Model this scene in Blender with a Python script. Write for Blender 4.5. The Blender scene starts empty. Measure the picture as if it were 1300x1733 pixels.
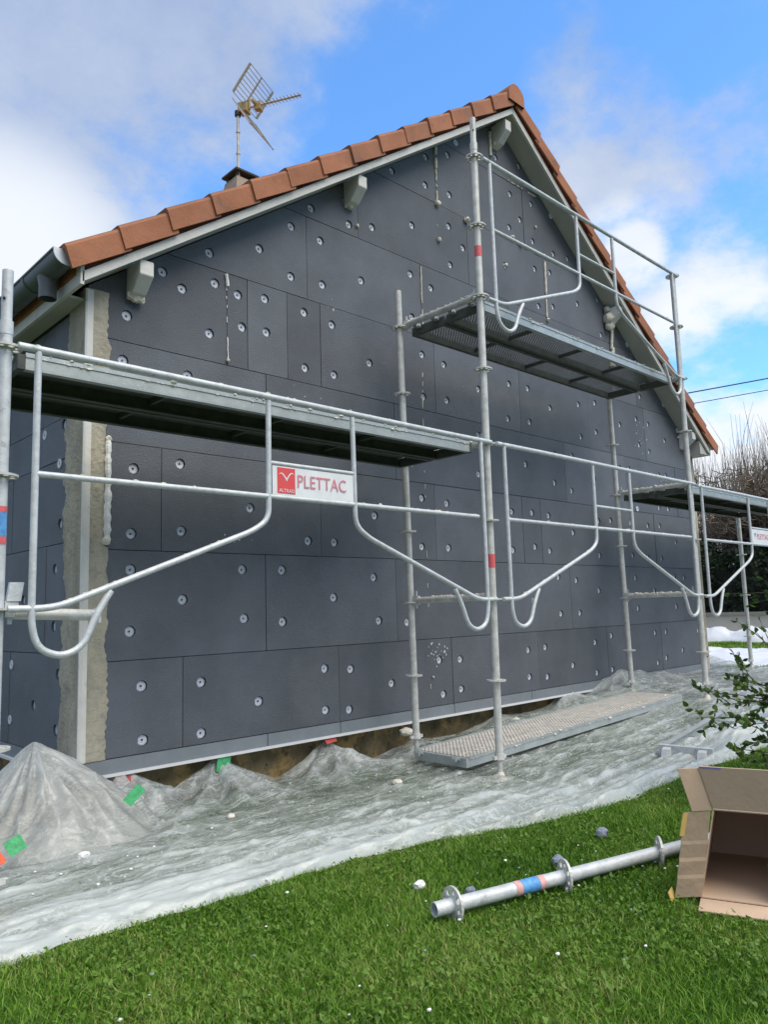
import bpy, bmesh, math, random
import numpy as np
from mathutils import Vector, Matrix, noise
from mathutils.geometry import delaunay_2d_cdt
random.seed(7); rng=np.random.default_rng(7)
S=bpy.context.scene; COL=S.collection
R=math.radians
# ------------------------------------------------------------------ camera
CAMP=Vector((-3.8647,-3.0341,0.4541)); YAW,PIT,ROL,F=0.8054,0.1277,-0.0311,1292.83
fw=Vector((math.cos(YAW)*math.cos(PIT),math.sin(YAW)*math.cos(PIT),math.sin(PIT)))
r0=Vector((math.sin(YAW),-math.cos(YAW),0)); u0=r0.cross(fw)
rt=r0*math.cos(ROL)+u0*math.sin(ROL); up=-r0*math.sin(ROL)+u0*math.cos(ROL)
cd=bpy.data.cameras.new('camera'); cam=bpy.data.objects.new('camera',cd); COL.objects.link(cam)
cd.sensor_fit='VERTICAL'; cd.sensor_height=36; cd.sensor_width=27; cd.lens=F/1733*36
cd.clip_start=.05; cd.clip_end=3000
M=Matrix(((rt.x,up.x,-fw.x,CAMP.x),(rt.y,up.y,-fw.y,CAMP.y),(rt.z,up.z,-fw.z,CAMP.z),(0,0,0,1)))
cam.matrix_world=M; S.camera=cam
def skydir(px,py):            # a direction of the sky (used only to place clouds)
    return (fw+rt*((px-650)/F)-up*((py-866.5)/F)).normalized()
# ------------------------------------------------------------------ world, sun, exposure
SUN_EL,SUN_AZ=R(56),R(-80)     # azimuth measured from +x, counter-clockwise
W=bpy.data.worlds.new('World'); S.world=W; W.use_nodes=True
nt=W.node_tree; nt.nodes.clear()
def N(t,**k):
    n=nt.nodes.new(t)
    for a,b in k.items(): setattr(n,a,b)
    return n
def Lk(a,b): nt.links.new(a,b)
out=N('ShaderNodeOutputWorld'); bg=N('ShaderNodeBackground'); Lk(bg.outputs[0],out.inputs[0])
sky=N('ShaderNodeTexSky',sky_type='NISHITA',sun_disc=False,sun_elevation=SUN_EL,sun_rotation=R(90)-SUN_AZ,air_density=1.0,dust_density=.4,ozone_density=2.5)
bg.inputs[1].default_value=.14
tc=N('ShaderNodeTexCoord'); sep=N('ShaderNodeSeparateXYZ'); Lk(tc.outputs['Generated'],sep.inputs[0])
def mth(op,a,b=None,c=None,clamp=False):
    n=N('ShaderNodeMath',operation=op,use_clamp=clamp)
    for i,v in enumerate((a,b,c)):
        if v is None: continue
        if isinstance(v,(int,float)): n.inputs[i].default_value=v
        else: Lk(v,n.inputs[i])
    return n.outputs[0]
dz=mth('ADD',mth('MAXIMUM',sep.outputs[2],0.0),.35)
cx=mth('DIVIDE',sep.outputs[0],dz); cy=mth('DIVIDE',sep.outputs[1],dz)
cmb=N('ShaderNodeCombineXYZ'); Lk(cx,cmb.inputs[0]); Lk(cy,cmb.inputs[1])
def wnoise(scale,det,rough,off):
    mp=N('ShaderNodeMapping'); mp.inputs['Location'].default_value=off; Lk(cmb.outputs[0],mp.inputs[0])
    n=N('ShaderNodeTexNoise'); n.inputs['Scale'].default_value=scale; n.inputs['Detail'].default_value=det
    n.inputs['Roughness'].default_value=rough; Lk(mp.outputs[0],n.inputs[0]); return n.outputs[0]
n1=wnoise(2.3,8,.56,(3.1,1.7,0)); n2=wnoise(5.5,10,.66,(1.3,7.7,0)); n3=wnoise(1.1,4,.5,(8.3,2.2,0))
def blob(px,py,r_in,r_out,w):     # smooth bump around a sky direction, angles in degrees
    d=skydir(px,py) if py is not None else Vector(px).normalized(); vm=N('ShaderNodeVectorMath',operation='DOT_PRODUCT'); Lk(tc.outputs['Generated'],vm.inputs[0]); vm.inputs[1].default_value=d
    mr=N('ShaderNodeMapRange',interpolation_type='SMOOTHSTEP'); Lk(vm.outputs['Value'],mr.inputs[0])
    mr.inputs[1].default_value=math.cos(R(r_out)); mr.inputs[2].default_value=math.cos(R(r_in)); mr.inputs[3].default_value=0; mr.inputs[4].default_value=w
    return mr.outputs[0]
BL=[((-.5,-.75,.75),None,40,95,.75),((-1,.05,.40),None,35,78,1.0),(1120,250,1,6,.14),(960,330,1,5,.10),(940,120,1,5,.08),(-150,60,8,30,.34),(250,-60,5,20,.20),(850,-30,3,11,.20),(20,430,2,9,.42),(760,90,2,9,-.22),(620,250,1,8,-.2),(1240,790,2,9,.55),(1215,520,1,6,.40),(1075,430,.5,2.6,.40),  # first two: unseen clouds added behind and left to whiten the light
    (990,205,1,7,.20),(1200,170,1,7,.12),(1000,360,1,5,.10),(700,170,2,10,-.16),(1010,60,1,8,-.06),(1120,330,2,8,-.07),(200,290,2,11,-.12),(500,330,1,7,-.12),(1290,600,.5,4,-.3),(1150,610,.3,3,-.2)]
acc=None
for b in BL:
    v=blob(*b); acc=v if acc is None else mth('ADD',acc,v)
dens=mth('ADD',mth('ADD',mth('MULTIPLY',mth('SUBTRACT',n1,.5),1.55),mth('MULTIPLY',mth('SUBTRACT',n2,.5),1.1)),acc)
mk=N('ShaderNodeMapRange',interpolation_type='SMOOTHSTEP'); Lk(dens,mk.inputs[0])
mk.inputs[1].default_value=-.08; mk.inputs[2].default_value=.46
# cloud colour: bright rims, grey-blue thick parts
cr=N('ShaderNodeValToRGB'); Lk(mth('ADD',mth('MULTIPLY',n3,.75),mth('MULTIPLY',mth('ADD',n2,n1),.30)),cr.inputs[0])
cr.color_ramp.elements[0].position=.50; cr.color_ramp.elements[0].color=(1.75,2.35,3.7,1)
cr.color_ramp.elements[1].position=.78; cr.color_ramp.elements[1].color=(3.3,3.75,4.6,1)
hz=mth('ADD',blob(1240,790,3,14,1.0),mth('ADD',blob(20,440,2,9,.9),mth('ADD',blob(1215,520,1,7,.8),blob(1050,420,1,4,.8))),clamp=True)
wm=N('ShaderNodeMixRGB'); Lk(hz,wm.inputs[0]); Lk(cr.outputs[0],wm.inputs[1]); wm.inputs[2].default_value=(4.9,5.15,5.5,1)
tint=N('ShaderNodeMixRGB',blend_type='MULTIPLY'); tint.inputs[0].default_value=1; Lk(sky.outputs[0],tint.inputs[1]); tint.inputs[2].default_value=(.92,1.40,1.76,1)
mixc=N('ShaderNodeMixRGB'); Lk(mk.outputs[0],mixc.inputs[0]); Lk(tint.outputs[0],mixc.inputs[1]); Lk(wm.outputs[0],mixc.inputs[2])
Lk(mixc.outputs[0],bg.inputs[0])
sl=bpy.data.lights.new('sun','SUN'); sl.energy=2.6; sl.angle=R(50); sl.color=(1,.93,.82)
so=bpy.data.objects.new('sun',sl); COL.objects.link(so)
sd=Vector((math.cos(SUN_AZ)*math.cos(SUN_EL),math.sin(SUN_AZ)*math.cos(SUN_EL),math.sin(SUN_EL)))
so.rotation_euler=sd.to_track_quat('Z','Y').to_euler(); so.location=(-2,-8,9)
S.view_settings.view_transform='Standard'; S.view_settings.look='None'; S.view_settings.exposure=0.45; S.view_settings.gamma=1
# ------------------------------------------------------------------ materials
def mat(name,col,rough=.6,metal=0,var=.12,scale=8,bump=0,bscale=60,spec=.5,spots=None,coord='Object',extra=None,stretch=None):
    m=bpy.data.materials.new(name); m.use_nodes=True; t=m.node_tree; p=t.nodes['Principled BSDF']
    def nn(ty,**k):
        n=t.nodes.new(ty)
        for a,b in k.items(): setattr(n,a,b)
        return n
    tc=nn('ShaderNodeTexCoord'); src=tc.outputs[coord]
    if stretch:
        mp=nn('ShaderNodeMapping'); mp.inputs['Scale'].default_value=stretch; t.links.new(src,mp.inputs[0]); src=mp.outputs[0]
    nz=nn('ShaderNodeTexNoise'); nz.inputs['Scale'].default_value=scale; nz.inputs['Detail'].default_value=6; nz.inputs['Roughness'].default_value=.62; t.links.new(src,nz.inputs[0])
    rp=nn('ShaderNodeValToRGB'); t.links.new(nz.outputs[0],rp.inputs[0])
    rp.color_ramp.elements[0].position=.3; rp.color_ramp.elements[1].position=.7
    rp.color_ramp.elements[0].color=(*[c*(1-var) for c in col],1); rp.color_ramp.elements[1].color=(*[min(1,c*(1+var)) for c in col],1)
    c=rp.outputs[0]
    if spots:
        for (sc,lo,hi,scol) in spots:
            n2=nn('ShaderNodeTexNoise'); n2.inputs['Scale'].default_value=sc; n2.inputs['Detail'].default_value=5; n2.inputs['Roughness'].default_value=.65; t.links.new(tc.outputs[coord],n2.inputs[0])
            mr=nn('ShaderNodeMapRange'); t.links.new(n2.outputs[0],mr.inputs[0]); mr.inputs[1].default_value=lo; mr.inputs[2].default_value=hi
            mx=nn('ShaderNodeMixRGB'); t.links.new(mr.outputs[0],mx.inputs[0]); t.links.new(c,mx.inputs[1]); mx.inputs[2].default_value=(*scol,1); c=mx.outputs[0]
    t.links.new(c,p.inputs['Base Color']); p.inputs['Roughness'].default_value=rough; p.inputs['Metallic'].default_value=metal
    p.inputs['Specular IOR Level'].default_value=spec
    if bump:
        nb=nn('ShaderNodeTexNoise'); nb.inputs['Scale'].default_value=bscale; nb.inputs['Detail'].default_value=4; t.links.new(tc.outputs[coord],nb.inputs[0])
        bp=nn('ShaderNodeBump'); bp.inputs['Strength'].default_value=bump; bp.inputs['Distance'].default_value=.01; t.links.new(nb.outputs[0],bp.inputs['Height']); t.links.new(bp.outputs[0],p.inputs['Normal'])
    if extra: extra(t,p,nn,tc)
    return m
WHITE=(.72,.70,.66)
MT={}
MT['eps']=mat('graphite_polystyrene',(.112,.123,.141),.6,0,.20,2.0,.5,150,.32,spots=[(150,.58,.68,(.19,.20,.225)),(85,.66,.74,(.20,.21,.23)),(60,.30,.22,(.05,.055,.062)),(1.2,.60,.74,(.135,.145,.16)),(2.1,.60,.78,(.115,.132,.158)),(30,.74,.80,(.26,.27,.29))])
def _eps():
    m=MT['eps']; t=m.node_tree; p=t.nodes['Principled BSDF']; l=[k for k in t.links if k.to_socket==p.inputs['Base Color']][0]; src=l.from_socket
    g=t.nodes.new('ShaderNodeNewGeometry'); mr=t.nodes.new('ShaderNodeMapRange'); t.links.new(g.outputs['Random Per Island'],mr.inputs[0]); mr.inputs[3].default_value=.86; mr.inputs[4].default_value=1.12
    mx=t.nodes.new('ShaderNodeVectorMath'); mx.operation='SCALE'; t.links.new(src,mx.inputs[0]); t.links.new(mr.outputs[0],mx.inputs['Scale']); t.links.new(mx.outputs[0],p.inputs['Base Color'])
_eps()
MT['epsgap']=mat('polystyrene_edge_dark',(.03,.034,.042),.9,0,.1)
MT['strip']=mat('grey_starter_strip',(.20,.225,.245),.6,0,.1,6,.1,100)
MT['whitepvc']=mat('white_pvc',(.72,.73,.73),.4,0,.05)
MT['render']=mat('beige_render_mortar',(.40,.37,.29),.95,0,.24,6,.9,45,.15,spots=[(9,.52,.66,(.30,.29,.25)),(4,.56,.68,(.47,.42,.31)),(26,.62,.72,(.46,.44,.38)),(60,.66,.72,(.17,.16,.13))],stretch=(1,1,.35))
MT['foam']=mat('cream_foam',(.66,.63,.54),.8,0,.12,40,.6,80,.2)
MT['whitefoam']=mat('white_foam',(.78,.78,.76),.8,0,.06,40,.5,90,.2)
MT['dowel']=mat('pale_plastic_washer',(.56,.60,.68),.5,0,.12,90,.3,200)
MT['tile']=mat('terracotta_tile',(.35,.145,.078),.8,0,.22,3,.22,60,.25,spots=[(5,.56,.74,(.20,.10,.065)),(2.2,.54,.70,(.26,.13,.085)),(38,.60,.70,(.36,.19,.12)),(3.1,.60,.75,(.24,.15,.10))])
MT['tiledark']=mat('mossy_tile',(.12,.09,.065),.9,0,.3,20,.6,60)
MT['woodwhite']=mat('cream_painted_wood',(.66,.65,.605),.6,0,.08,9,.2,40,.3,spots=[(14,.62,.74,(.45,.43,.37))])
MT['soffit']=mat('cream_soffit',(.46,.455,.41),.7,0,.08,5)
MT['zinc']=mat('shaded_gutter_zinc',(.13,.145,.145),.5,.3,.12,10,.05,50)  # gutter side darkened in colour to stand for its shade
MT['zinclight']=mat('lit_gutter_cap',(.52,.57,.60),.4,.3,.08,10)  # paler copy paints in the light on the front-facing cap
GAL=dict(rough=.45,metal=.15,bump=.15,bscale=120)
MT['galv']=mat('galvanised_steel',(.56,.59,.60),var=.16,scale=26,spots=[(45,.60,.66,(.66,.65,.60)),(17,.60,.70,(.36,.37,.35)),(90,.68,.72,(.30,.24,.17))],**GAL)
MT['galvold']=mat('dirty_galvanised_steel',(.57,.57,.535),var=.22,scale=18,spots=[(32,.56,.64,(.62,.60,.54)),(70,.64,.70,(.22,.20,.17))],**GAL)
MT['galvdark']=mat('shade_darkened_deck_steel',(.085,.095,.085),.7,.2,.25,12,.2,60,.4,spots=[(60,.68,.73,(.5,.48,.42))])  # dark tone paints the shadow under the decks into inner rails and undersides
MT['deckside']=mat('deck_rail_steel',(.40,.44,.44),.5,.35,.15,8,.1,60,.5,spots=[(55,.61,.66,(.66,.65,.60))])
MT['foundation']=mat('damp_foundation',(.17,.135,.075),.95,0,.5,7,.8,30,.2,spots=[(6,.52,.62,(.36,.25,.10)),(16,.60,.66,(.05,.045,.035))])
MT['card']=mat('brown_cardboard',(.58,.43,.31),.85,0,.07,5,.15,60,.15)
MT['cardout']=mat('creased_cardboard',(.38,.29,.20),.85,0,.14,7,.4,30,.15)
MT['tape_green']=mat('green_tape',(.05,.36,.13),.55,0,.3,30,.6,60)
MT['tape_red']=mat('red_tape',(.50,.055,.035),.55,0,.3,30,.6,60)
MT['tape_orange']=mat('orange_tape',(.80,.13,.045),.55,0,.25,30,.6,60)
MT['tape_yellow']=mat('yellow_parcel_tape',(.62,.42,.13),.4,0,.1)
MT['tape_purple']=mat('violet_printed_line',(.25,.20,.55),.5,0,.1)
MT['signwhite']=mat('white_sign_plate',(.74,.76,.77),.45,0,.07,12,spots=[(40,.62,.70,(.55,.54,.50)),(9,.60,.72,(.62,.62,.60))])
MT['signred']=mat('sign_red',(.70,.075,.07),.45,0,.05)
MT['signpink']=mat('faded_red_letters',(.66,.22,.26),.5,0,.1)
MT['stickred']=mat('red_sticker',(.66,.12,.13),.5,0,.2,60)
MT['stickpink']=mat('faded_pink_sticker',(.66,.36,.34),.6,0,.25,60)
MT['stickblue']=mat('blue_sticker',(.10,.32,.66),.5,0,.3,50)
MT['stickwhite']=mat('white_sticker',(.72,.72,.74),.5,0,.05)
MT['concrete']=mat('garden_wall_render',(.44,.42,.37),.9,0,.10,2,.3,30,.2)
MT['coping']=mat('wall_coping',(.27,.255,.225),.9,0,.15,4)
MT['bark']=mat('grey_bark',(.095,.078,.06),.9,0,.3,14,.4,40,.2)
MT['twig']=mat('brown_twigs',(.17,.14,.11),.9,0,.3,3,0,40,.2)
MT['black']=mat('black_rubber_and_shade',(.02,.02,.022),.6,0,.1)
MT['cable']=mat('power_cable_sheath',(.03,.06,.09),.6,0,.1)
MT['antpale']=mat('pale_aerial_metal',(.50,.48,.42),.45,.3,.15,20)
MT['antgold']=mat('ochre_aerial_plastic',(.42,.31,.14),.6,0,.25,20)
MT['greychunk']=mat('grey_polystyrene_chunk',(.22,.25,.32),.8,0,.25,60,.6,120)
MT['chimney']=mat('chimney_terracotta',(.34,.28,.215),.9,0,.15,10,.3,40)
MT['chimcap']=mat('chimney_cap_dark',(.06,.055,.05),.9,0,.3,10)
MT['pinkblock']=mat('pale_block',(.44,.37,.32),.9,0,.15,30,.3,60)
def soil_extra(t,p,nn,tc):
    pass
MT['soil']=mat('lawn_soil',(.045,.070,.020),.95,0,.5,9,.8,40,.2,spots=[(30,.55,.68,(.055,.10,.022)),(4,.60,.72,(.075,.07,.035))])
def leafmat(name,cols,trans=.25,rough=.55,nscale=1.3):
    m=bpy.data.materials.new(name); m.use_nodes=True; t=m.node_tree; p=t.nodes['Principled BSDF']
    g=t.nodes.new('ShaderNodeNewGeometry'); rp=t.nodes.new('ShaderNodeValToRGB'); 
    tcn=t.nodes.new('ShaderNodeTexCoord'); nz=t.nodes.new('ShaderNodeTexNoise'); nz.inputs['Scale'].default_value=nscale; nz.inputs['Detail'].default_value=4; t.links.new(tcn.outputs['Object'],nz.inputs[0])
    a=t.nodes.new('ShaderNodeMath'); a.operation='MULTIPLY_ADD'; t.links.new(nz.outputs[0],a.inputs[0]); a.inputs[1].default_value=1.5; a.inputs[2].default_value=-.75
    b=t.nodes.new('ShaderNodeMath'); b.operation='ADD'; t.links.new(g.outputs['Random Per Island'],b.inputs[0]); t.links.new(a.outputs[0],b.inputs[1])
    t.links.new(b.outputs[0],rp.inputs[0])
    el=rp.color_ramp.elements; el[0].color=(*cols[0],1); el[1].color=(*cols[-1],1)
    for i,c in enumerate(cols[1:-1]): e=el.new((i+1)/(len(cols)-1)); e.color=(*c,1)
    t.links.new(rp.outputs[0],p.inputs['Base Color']); p.inputs['Roughness'].default_value=rough; p.inputs['Specular IOR Level'].default_value=.35
    tr=t.nodes.new('ShaderNodeBsdfTranslucent'); t.links.new(rp.outputs[0],tr.inputs[0])
    mx=t.nodes.new('ShaderNodeMixShader'); mx.inputs[0].default_value=trans; t.links.new(p.outputs[0],mx.inputs[1]); t.links.new(tr.outputs[0],mx.inputs[2])
    t.links.new(mx.outputs[0],t.nodes['Material Output'].inputs[0]); return m
MT['grass']=leafmat('lawn_grass',[(.045,.130,.010),(.095,.240,.016),(.155,.335,.024),(.215,.385,.040),(.40,.43,.14)],.3)
MT['coveredgrass']=leafmat('flattened_pale_grass',[(.13,.28,.07),(.26,.46,.15),(.42,.58,.28)],.2)
MT['clover']=leafmat('clover_leaf',[(.05,.115,.010),(.10,.20,.017),(.17,.29,.04)],.3)
MT['shrubleaf']=leafmat('shrub_leaf',[(.035,.075,.014),(.08,.16,.026),(.17,.24,.06)],.3)
MT['hedge']=leafmat('evergreen_hedge_leaf',[(.006,.018,.008),(.014,.032,.013),(.028,.05,.018)],.1)
# perforated steel plate: real holes as transparency
def perf(name,base,hs=.028,rad=.40):
    def ex(t,p,nn,tc):
        sp=nn('ShaderNodeSeparateXYZ'); t.links.new(tc.outputs['Object'],sp.inputs[0])
        def mm(op,a,b=None):
            n=nn('ShaderNodeMath',operation=op)
            for i,v in enumerate((a,b)):
                if v is None: continue
                if isinstance(v,(int,float)): n.inputs[i].default_value=v
                else: t.links.new(v,n.inputs[i])
            return n.outputs[0]
        x=mm('DIVIDE',sp.outputs[0],hs); y=mm('DIVIDE',sp.outputs[1],hs*.5)
        row=mm('FLOOR',y); xo=mm('ADD',x,mm('MULTIPLY',row,.5))
        fx=mm('SUBTRACT',mm('FRACT',xo),.5); fy=mm('MULTIPLY',mm('SUBTRACT',mm('FRACT',y),.5),.5)
        d=mm('SQRT',mm('ADD',mm('MULTIPLY',fx,fx),mm('MULTIPLY',fy,fy)))
        h=mm('LESS_THAN',d,rad*.62)
        tr=nn('ShaderNodeBsdfTransparent'); mx=nn('ShaderNodeMixShader'); t.links.new(h,mx.inputs[0]); t.links.new(p.outputs[0],mx.inputs[1]); t.links.new(tr.outputs[0],mx.inputs[2])
        t.links.new(mx.outputs[0],t.nodes['Material Output'].inputs[0])
    return ex
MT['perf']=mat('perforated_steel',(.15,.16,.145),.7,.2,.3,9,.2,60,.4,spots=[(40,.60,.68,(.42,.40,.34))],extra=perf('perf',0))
MT['perfground']=mat('plaster_splashed_perforated_steel',(.56,.535,.49),.7,.1,.25,14,.3,70,.4,spots=[(30,.55,.64,(.6,.57,.5))],extra=perf('perf2',0,.034,.30))
# translucent plastic sheeting; 'opac' vertex attribute = how many layers lie folded there
def sheetmat(name,lo,hi,col=(.70,.75,.74),crease=.5,bst=.5):
    m=bpy.data.materials.new(name); m.use_nodes=True; t=m.node_tree; p=t.nodes['Principled BSDF']
    def nn(ty): return t.nodes.new(ty)
    def mm(op,a,b=None,c=None,cl=False):
        n=nn('ShaderNodeMath'); n.operation=op; n.use_clamp=cl
        for i,v in enumerate((a,b,c)):
            if v is None: continue
            if isinstance(v,(int,float)): n.inputs[i].default_value=v
            else: t.links.new(v,n.inputs[i])
        return n.outputs[0]
    at=nn('ShaderNodeAttribute'); at.attribute_name='opac'
    tcn=nn('ShaderNodeTexCoord')
    def nz(scale,stretch,det=8,rough=.7,dist=.6):
        mp=nn('ShaderNodeMapping'); mp.inputs['Scale'].default_value=stretch; mp.inputs['Rotation'].default_value=(0,0,.12); t.links.new(tcn.outputs['Object'],mp.inputs[0])
        n=nn('ShaderNodeTexNoise'); n.inputs['Scale'].default_value=scale; n.inputs['Detail'].default_value=det; n.inputs['Roughness'].default_value=rough; n.inputs['Distortion'].default_value=dist; t.links.new(mp.outputs[0],n.inputs[0]); return n.outputs[0]
    def lines(v,w):      # thin creases where the noise crosses .5
        return mm('SUBTRACT',1.0,mm('DIVIDE',mm('ABSOLUTE',mm('SUBTRACT',v,.5)),w,cl=True))
    big=nz(5,(1,2.4,1)); mid=nz(16,(1,1.7,1),6,.65,1.2)
    c1=lines(nz(3.4,(.5,2.3,1),4,.55,1.3),.020); c2=lines(nz(11,(.9,1.4,1),4,.55,1.8),.030)
    cr=mm('MULTIPLY',mm('ADD',c1,mm('MULTIPLY',c2,.7)),crease)
    b=mm('ADD',mm('ADD',mm('MULTIPLY_ADD',big,1.2,-.56),mm('MULTIPLY_ADD',mid,.7,-.33)),mm('ADD',at.outputs['Fac'],cr))
    mr=nn('ShaderNodeMapRange'); t.links.new(b,mr.inputs[0]); mr.inputs[1].default_value=0; mr.inputs[2].default_value=1.1; mr.inputs[3].default_value=lo; mr.inputs[4].default_value=hi
    p.inputs['Base Color'].default_value=(*col,1); p.inputs['Roughness'].default_value=.2; p.inputs['Specular IOR Level'].default_value=.8
    def vor(scale,stretch,feat):
        mp=nn('ShaderNodeMapping'); mp.inputs['Scale'].default_value=stretch; mp.inputs['Rotation'].default_value=(0,0,.15); t.links.new(tcn.outputs['Object'],mp.inputs[0])
        wn=nn('ShaderNodeTexNoise'); wn.inputs['Scale'].default_value=scale*.35; wn.inputs['Detail'].default_value=3; t.links.new(mp.outputs[0],wn.inputs[0])
        ad=nn('ShaderNodeVectorMath'); ad.operation='MULTIPLY_ADD'; t.links.new(wn.outputs['Color'],ad.inputs[0]); ad.inputs[1].default_value=(1.2/scale*3,)*3; t.links.new(mp.outputs[0],ad.inputs[2])
        v=nn('ShaderNodeTexVoronoi'); v.feature=feat; v.inputs['Scale'].default_value=scale; t.links.new(ad.outputs[0],v.inputs['Vector']); return v.outputs['Distance']
    f1=vor(9,(.7,1.9,1),'F1'); f2=vor(24,(.75,1.5,1),'F1'); f3=vor(55,(1,1.4,1),'F1')
    hgt=mm('ADD',mm('ADD',mm('MULTIPLY',f1,1.5),mm('MULTIPLY',f2,.45)),mm('ADD',mm('MULTIPLY',f3,.06),mm('MULTIPLY',cr,.35)))
    bp=nn('ShaderNodeBump'); bp.inputs['Strength'].default_value=bst; bp.inputs['Distance'].default_value=.03; t.links.new(hgt,bp.inputs['Height']); b2=nn('ShaderNodeBump'); b2.inputs['Strength'].default_value=bst*.16; b2.inputs['Distance'].default_value=.03; t.links.new(hgt,b2.inputs['Height']); t.links.new(b2.outputs[0],p.inputs['Normal'])
    tl=nn('ShaderNodeBsdfTranslucent'); tl.inputs[0].default_value=(*col,1)
    m1=nn('ShaderNodeMixShader'); m1.inputs[0].default_value=.45; t.links.new(p.outputs[0],m1.inputs[1]); t.links.new(tl.outputs[0],m1.inputs[2])
    tr=nn('ShaderNodeBsdfTransparent'); tr.inputs[0].default_value=(.95,.97,.96,1)
    gl=nn('ShaderNodeBsdfGlossy'); gl.inputs['Roughness'].default_value=.14; t.links.new(bp.outputs[0],gl.inputs['Normal'])
    lw=nn('ShaderNodeLayerWeight'); lw.inputs[0].default_value=.35; t.links.new(bp.outputs[0],lw.inputs['Normal'])
    film=nn('ShaderNodeMixShader'); t.links.new(mm('MULTIPLY',lw.outputs['Fresnel'],1.0,cl=True),film.inputs[0]); t.links.new(tr.outputs[0],film.inputs[1]); t.links.new(gl.outputs[0],film.inputs[2])
    m2=nn('ShaderNodeMixShader'); t.links.new(mr.outputs[0],m2.inputs[0]); t.links.new(film.outputs[0],m2.inputs[1]); t.links.new(m1.outputs[0],m2.inputs[2])
    t.links.new(m2.outputs[0],t.nodes['Material Output'].inputs[0]); return m
MT['sheet']=sheetmat('clear_plastic_sheeting',.12,.97,(.80,.85,.835),.75,1.0)
MT['sheetheap']=sheetmat('layered_plastic_sheeting',.30,.94,(.82,.83,.79),.40,.75)
MT['sheetwhite']=mat('white_plastic_sheeting',(.76,.79,.84),.4,0,.06,6,.5,20,.5)
# ------------------------------------------------------------------ object helpers
def tag(o,label=None,cat=None,group=None,kind=None):
    for k,v in (('label',label),('category',cat),('group',group),('kind',kind)):
        if v: o[k]=v
    return o
def link(name,me,parent=None):
    o=bpy.data.objects.new(name,me); COL.objects.link(o)
    if parent: o.parent=parent
    return o
def empty(name,loc,label,cat,group=None,rz=0):
    o=bpy.data.objects.new(name,None); COL.objects.link(o); o.location=loc; o.rotation_euler=(0,0,rz); o.empty_display_size=.1
    return tag(o,label,cat,group)
def addmats(o,mats):
    for m in (mats if isinstance(mats,(list,tuple)) else [mats]): o.data.materials.append(MT[m] if isinstance(m,str) else m)
def fin(name,bm,m,parent=None,smooth=False,origin=None):
    """link a bmesh as ONE mesh object; vertices are in the parent's space; origin moves the object's own origin"""
    if origin is not None: bmesh.ops.translate(bm,verts=bm.verts,vec=-Vector(origin))
    me=bpy.data.meshes.new(name); bm.to_mesh(me); bm.free()
    o=link(name,me,parent); addmats(o,m)
    if origin is not None: o.location=origin
    if smooth:
        for p in me.polygons: p.use_smooth=True
        try: me.set_sharp_from_angle(angle=R(40))
        except Exception: pass
    return o
def nb(): return bmesh.new()
def box(bm,x0,x1,y0,y1,z0,z1,mi=0):
    v=[bm.verts.new(c) for c in ((x0,y0,z0),(x1,y0,z0),(x1,y1,z0),(x0,y1,z0),(x0,y0,z1),(x1,y0,z1),(x1,y1,z1),(x0,y1,z1))]
    for f in ((0,3,2,1),(4,5,6,7),(0,1,5,4),(1,2,6,5),(2,3,7,6),(3,0,4,7)): bm.faces.new([v[i] for i in f]).material_index=mi
    return v
def obox(bm,o,u,v,w,mi=0):
    o,u,v,w=map(Vector,(o,u,v,w)); c=[o,o+u,o+u+v,o+v,o+w,o+u+w,o+u+v+w,o+v+w]; q=[bm.verts.new(p) for p in c]
    for f in ((0,3,2,1),(4,5,6,7),(0,1,5,4),(1,2,6,5),(2,3,7,6),(3,0,4,7)): bm.faces.new([q[i] for i in f]).material_index=mi
def prism(bm,pts,ext,mi=0):
    """closed polygon pts (3D) extruded by vector ext"""
    ext=Vector(ext); a=[bm.verts.new(p) for p in pts]; b=[bm.verts.new(Vector(p)+ext) for p in pts]
    bm.faces.new(a).material_index=mi; bm.faces.new(b[::-1]).material_index=mi
    n=len(a)
    for i in range(n): bm.faces.new([a[i],b[i],b[(i+1)%n],a[(i+1)%n]]).material_index=mi
def tube(bm,pts,r,seg=10,caps=True,mi=0,jit=0):
    pts=[Vector(p) for p in pts]; rs=r if isinstance(r,(list,tuple)) else [r]*len(pts); rings=[]
    prev=None
    for i,p in enumerate(pts):
        d=(pts[min(i+1,len(pts)-1)]-pts[max(i-1,0)]).normalized()
        if prev is None: a=d.cross(Vector((0,0,1)) if abs(d.z)<.9 else Vector((1,0,0))).normalized()
        else: a=(prev-d*prev.dot(d)).normalized()
        prev=a; b=d.cross(a)
        rings.append([bm.verts.new(p+(a*math.cos(2*math.pi*k/seg)+b*math.sin(2*math.pi*k/seg))*(rs[i]*(1+jit*(random.random()-.5)))) for k in range(seg)])
    for i in range(len(rings)-1):
        for k in range(seg): bm.faces.new([rings[i][k],rings[i][(k+1)%seg],rings[i+1][(k+1)%seg],rings[i+1][k]]).material_index=mi
    if caps:
        bm.faces.new(rings[0][::-1]).material_index=mi; bm.faces.new(rings[-1]).material_index=mi
def bend(pts,r=.06,n=5):
    """round the corners of a polyline"""
    P=[Vector(p) for p in pts]; o=[P[0]]
    for i in range(1,len(P)-1):
        a=(P[i-1]-P[i]); b=(P[i+1]-P[i]); k=min(r,a.length*.49,b.length*.49); a0=P[i]+a.normalized()*k; b0=P[i]+b.normalized()*k
        for j in range(n+1):
            t=j/n; o.append(a0*(1-t)**2+P[i]*2*t*(1-t)+b0*t*t)
    o.append(P[-1]); return o
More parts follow.
